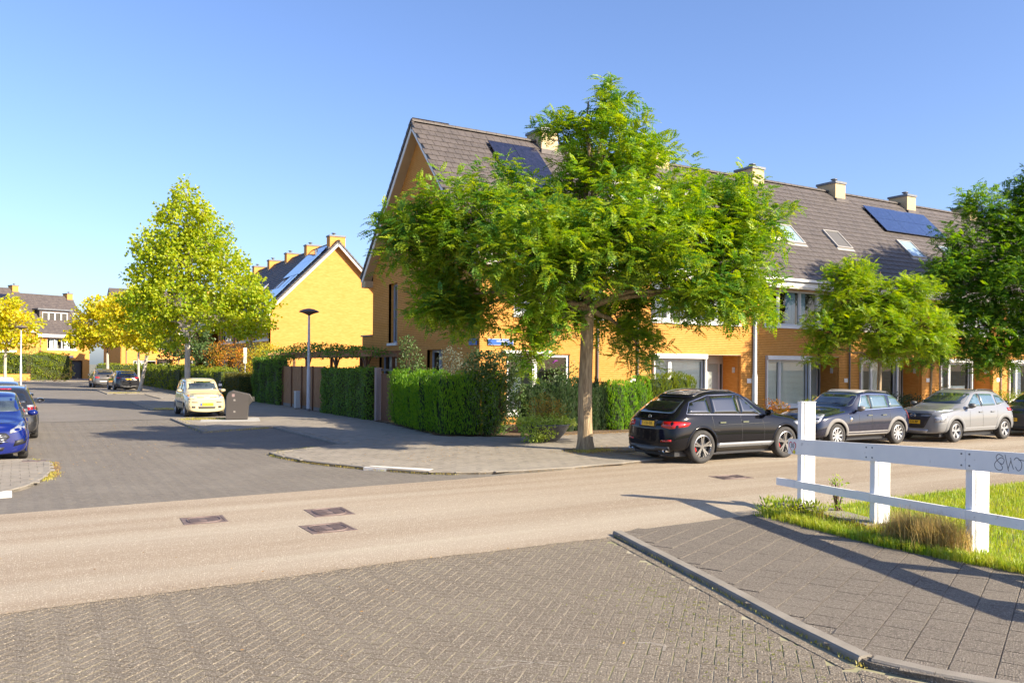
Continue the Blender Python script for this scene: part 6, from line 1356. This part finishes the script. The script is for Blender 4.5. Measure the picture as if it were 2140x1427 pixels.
# white railing in the foreground
RL = empty('white_railing', (0, 0, 0), 0, 'white aluminium railing with tall end post and a heart-shaped 30 sticker', 'railing')
p1 = Vector((10.45, 9.03)); p3 = Vector((9.64, 5.78)); dv = (p3 - p1).normalized(); nv = Vector((dv.y, -dv.x)); nv = nv if nv.x < 0 else -nv; aR = math.atan2(dv.y, dv.x); Lp = (p3 - p1).length
rail_grey = M('railing_grey_white', (.84, .82, .78), (.78, .76, .73), ns=3, rough=.4, speck=(9, (.62, .60, .56), .69))
rail_white = M('railing_white', (.80, .80, .80), (.74, .74, .73), ns=3, rough=.4, speck=(7, (.5, .48, .4), .68))
def rl(s): return p1 + dv * s
for i, (s, h) in enumerate(((0, 1.64), (Lp * .5, 1.12), (Lp, 1.2), (Lp * 1.5, 1.28), (Lp * 2, 1.36))):
    c = rl(s); P_ = empty('x', (c.x, c.y, .03), aR)
    m = MB(); zb = -.03
    # profile: a wide hollow box, a web and a narrower front flange towards the footpath
    m.box(-.055, .055, -.06, .12, zb, h) ; m.box(-.028, .028, -.088, -.061, zb, h - .01); m.box(-.05, .05, -.125, -.089, zb, h)
    o = m.build('post', rail_white, RL); o.location = (c.x, c.y, .03); o.rotation_euler = (0, 0, aR if True else 0)
    bpy.data.objects.remove(P_)
    if i == 0:
        q = MB(); q.slab([(-.06, -.13, h + .001), (.06, -.13, h + .001), (.06, .13, h + .001), (-.06, .13, h + .001)], (0, 0, .012)); k_ = q.build('post_cap', rail_white, RL); k_.location = (c.x, c.y, .03); k_.rotation_euler = (0, 0, aR)
def railbeam(name, s0, s1, zf, ht, off, th, mat):
    m = MB(); vs = []
    for s in (s0, s1):
        c = rl(s)
        for o_ in (off, off + th):
            q = c + nv * o_
            for z in (zf(s) - ht, zf(s)): vs.append((q.x, q.y, z))
    m.add(vs, [(0, 1, 3, 2), (4, 6, 7, 5), (0, 4, 5, 1), (2, 3, 7, 6), (1, 5, 7, 3), (0, 2, 6, 4)]); return m.build(name, mat, RL)
zt = lambda s: 1.10 + .048 * s
zl = lambda s: .455 + .030 * s
sd_ = 1 if nv.dot(Vector((0, 0))) >= 0 else 1
for a, b in ((-.22, Lp - .002), (Lp + .002, Lp * 2 + .6)): railbeam('top_rail', a, b, zt, .235, .13, .05, rail_grey)
for a, b in ((-.55, -.06), (-.055, Lp * .5 - .002), (Lp * .5 + .002, Lp), (Lp + .004, Lp * 2 + .6)): railbeam('lower_rail', a, b, zl, .115, .13, .045, rail_grey)
def on_rail(s, z, o_=.182): c = rl(s) + nv * o_; return Vector((c.x, c.y, z))
for s in (Lp * .5 - .06, Lp * .5 + .06, Lp - .06, Lp + .06):
    for dz in (-.05, -.185):
        q = MB(); a = on_rail(s, zt(s) + dz, .178); b = a + Vector((nv.x, nv.y, 0)) * .009; q.tube([a, b], .011, 8); q.build('bolt', zinc_m, RL)
# heart sticker with 30
def heart(sc, o_, mat, name, s=-.10, dz=-.118):
    pts = []
    for i in range(28):
        t = 2 * PI * i / 28; x = 16 * math.sin(t) ** 3; y = 13 * math.cos(t) - 5 * math.cos(2 * t) - 2 * math.cos(3 * t) - math.cos(4 * t); pts.append(on_rail(s + x * sc * .0062, zt(s) + dz + y * sc * .0068, o_))
    m = MB(); m.slab(pts, Vector((nv.x, nv.y, 0)) * .0008); return m.build(name, mat, RL)
heart(1.02, .181, white_m, 'heart_sticker'); heart(.95, .1822, M('sticker_red', (.6, .01, .02), rough=.4), 'heart_border'); heart(.78, .1834, white_m, 'heart_centre')
cc = on_rail(-.10, zt(-.1) - .105, .1862); text('30', .095, RL, cc, (PI / 2, 0, aR), black_m, 'sticker_number', ext=.0004)
q = MB(); pts = [on_rail(-.055 + .032 * math.cos(t), zt(0) - .20 + .032 * math.sin(t), .1849) for t in np.linspace(0, 2 * PI, 15)[:-1]]; q.slab(pts, Vector((nv.x, nv.y, 0)) * .0008); q.build('yellow_sticker', M('sticker_yellow', (.7, .6, .02), rough=.4), RL)
# marker scrawl on the rail
gs = Lp + .44; gz = zt(gs) - .11
strokes = [[(.10, .06), (.04, .085), (.0, .05), (.03, 0), (.09, -.02), (.11, .03), (.07, .05), (.02, .02)], [(.02, .02), (-.02, -.03), (.0, -.08), (.06, -.095), (.09, -.06), (.05, -.01)], [(.12, .09), (.15, -.02), (.17, -.09)], [(.16, -.07), (.20, .03), (.19, .06)], [(.20, .03), (.23, -.05), (.24, -.06)], [(.24, .04), (.28, .07), (.34, .02), (.33, -.05), (.29, -.07), (.26, -.03)], [(.30, .05), (.40, .045)]]
m = MB()
for st in strokes:
    P_ = [Vector((a, b)) for a, b in st]; Q = []
    for i in range(len(P_) - 1):
        p0 = P_[max(i - 1, 0)]; p1_ = P_[i]; p2_ = P_[i + 1]; p3_ = P_[min(i + 2, len(P_) - 1)]
        for t in (0, .25, .5, .75): Q.append(.5 * ((2 * p1_) + (p2_ - p0) * t + (2 * p0 - 5 * p1_ + 4 * p2_ - p3_) * t * t + (3 * p1_ - p0 - 3 * p2_ + p3_) * t ** 3))
    Q.append(P_[-1])
    for a, b in zip(Q[:-1], Q[1:]):
        d = (b - a); 
        if d.length < 1e-5: continue
        n = Vector((-d.y, d.x)).normalized() * .0035
        m.quad(*[on_rail(gs + p.x, gz + p.y, .1812) for p in (a - n, b - n, b + n, a + n)])
m.build('graffiti', M('marker_ink', (.02, .02, .03), rough=.4), RL, kind='stuff')
GS = empty('concrete_strip', (0, 0, 0), 0, 'weathered concrete strip in the weeds under the tall railing post', 'concrete strip'); m = MB(); a = rl(-.35); b = rl(1.75); n2 = nv * .28; m.prism([tuple(a + n2 + nv * .1), tuple(b + n2), tuple(b - nv * .12), tuple(a - nv * .15)], -.02, .10); m.build('strip', kerb_m, GS)
WD = bush('weed_plant', 'tall green weed beside the tall railing post', (10.35, 8.35), .2, .6, LF_young, 900, .05, cat='weed', seed=77, lobes=[(0, 0, .3, .14, .14, .3)])
bush('weed_plant', 'low leafy weed clump left of the concrete strip', (9.6, 8.85), .3, .25, LF_grass, 1500, .08, cat='weed', seed=78, style='spray', lobes=[(0, 0, .08, .38, .22, .12), (.3, -.3, .07, .3, .3, .10)])
# wall climbers etc: alarm on the facade
for o in list(bpy.data.objects):
    if o.type == 'MESH' and o.parent is None and 'kind' not in o and 'label' not in o: o['kind'] = 'structure'
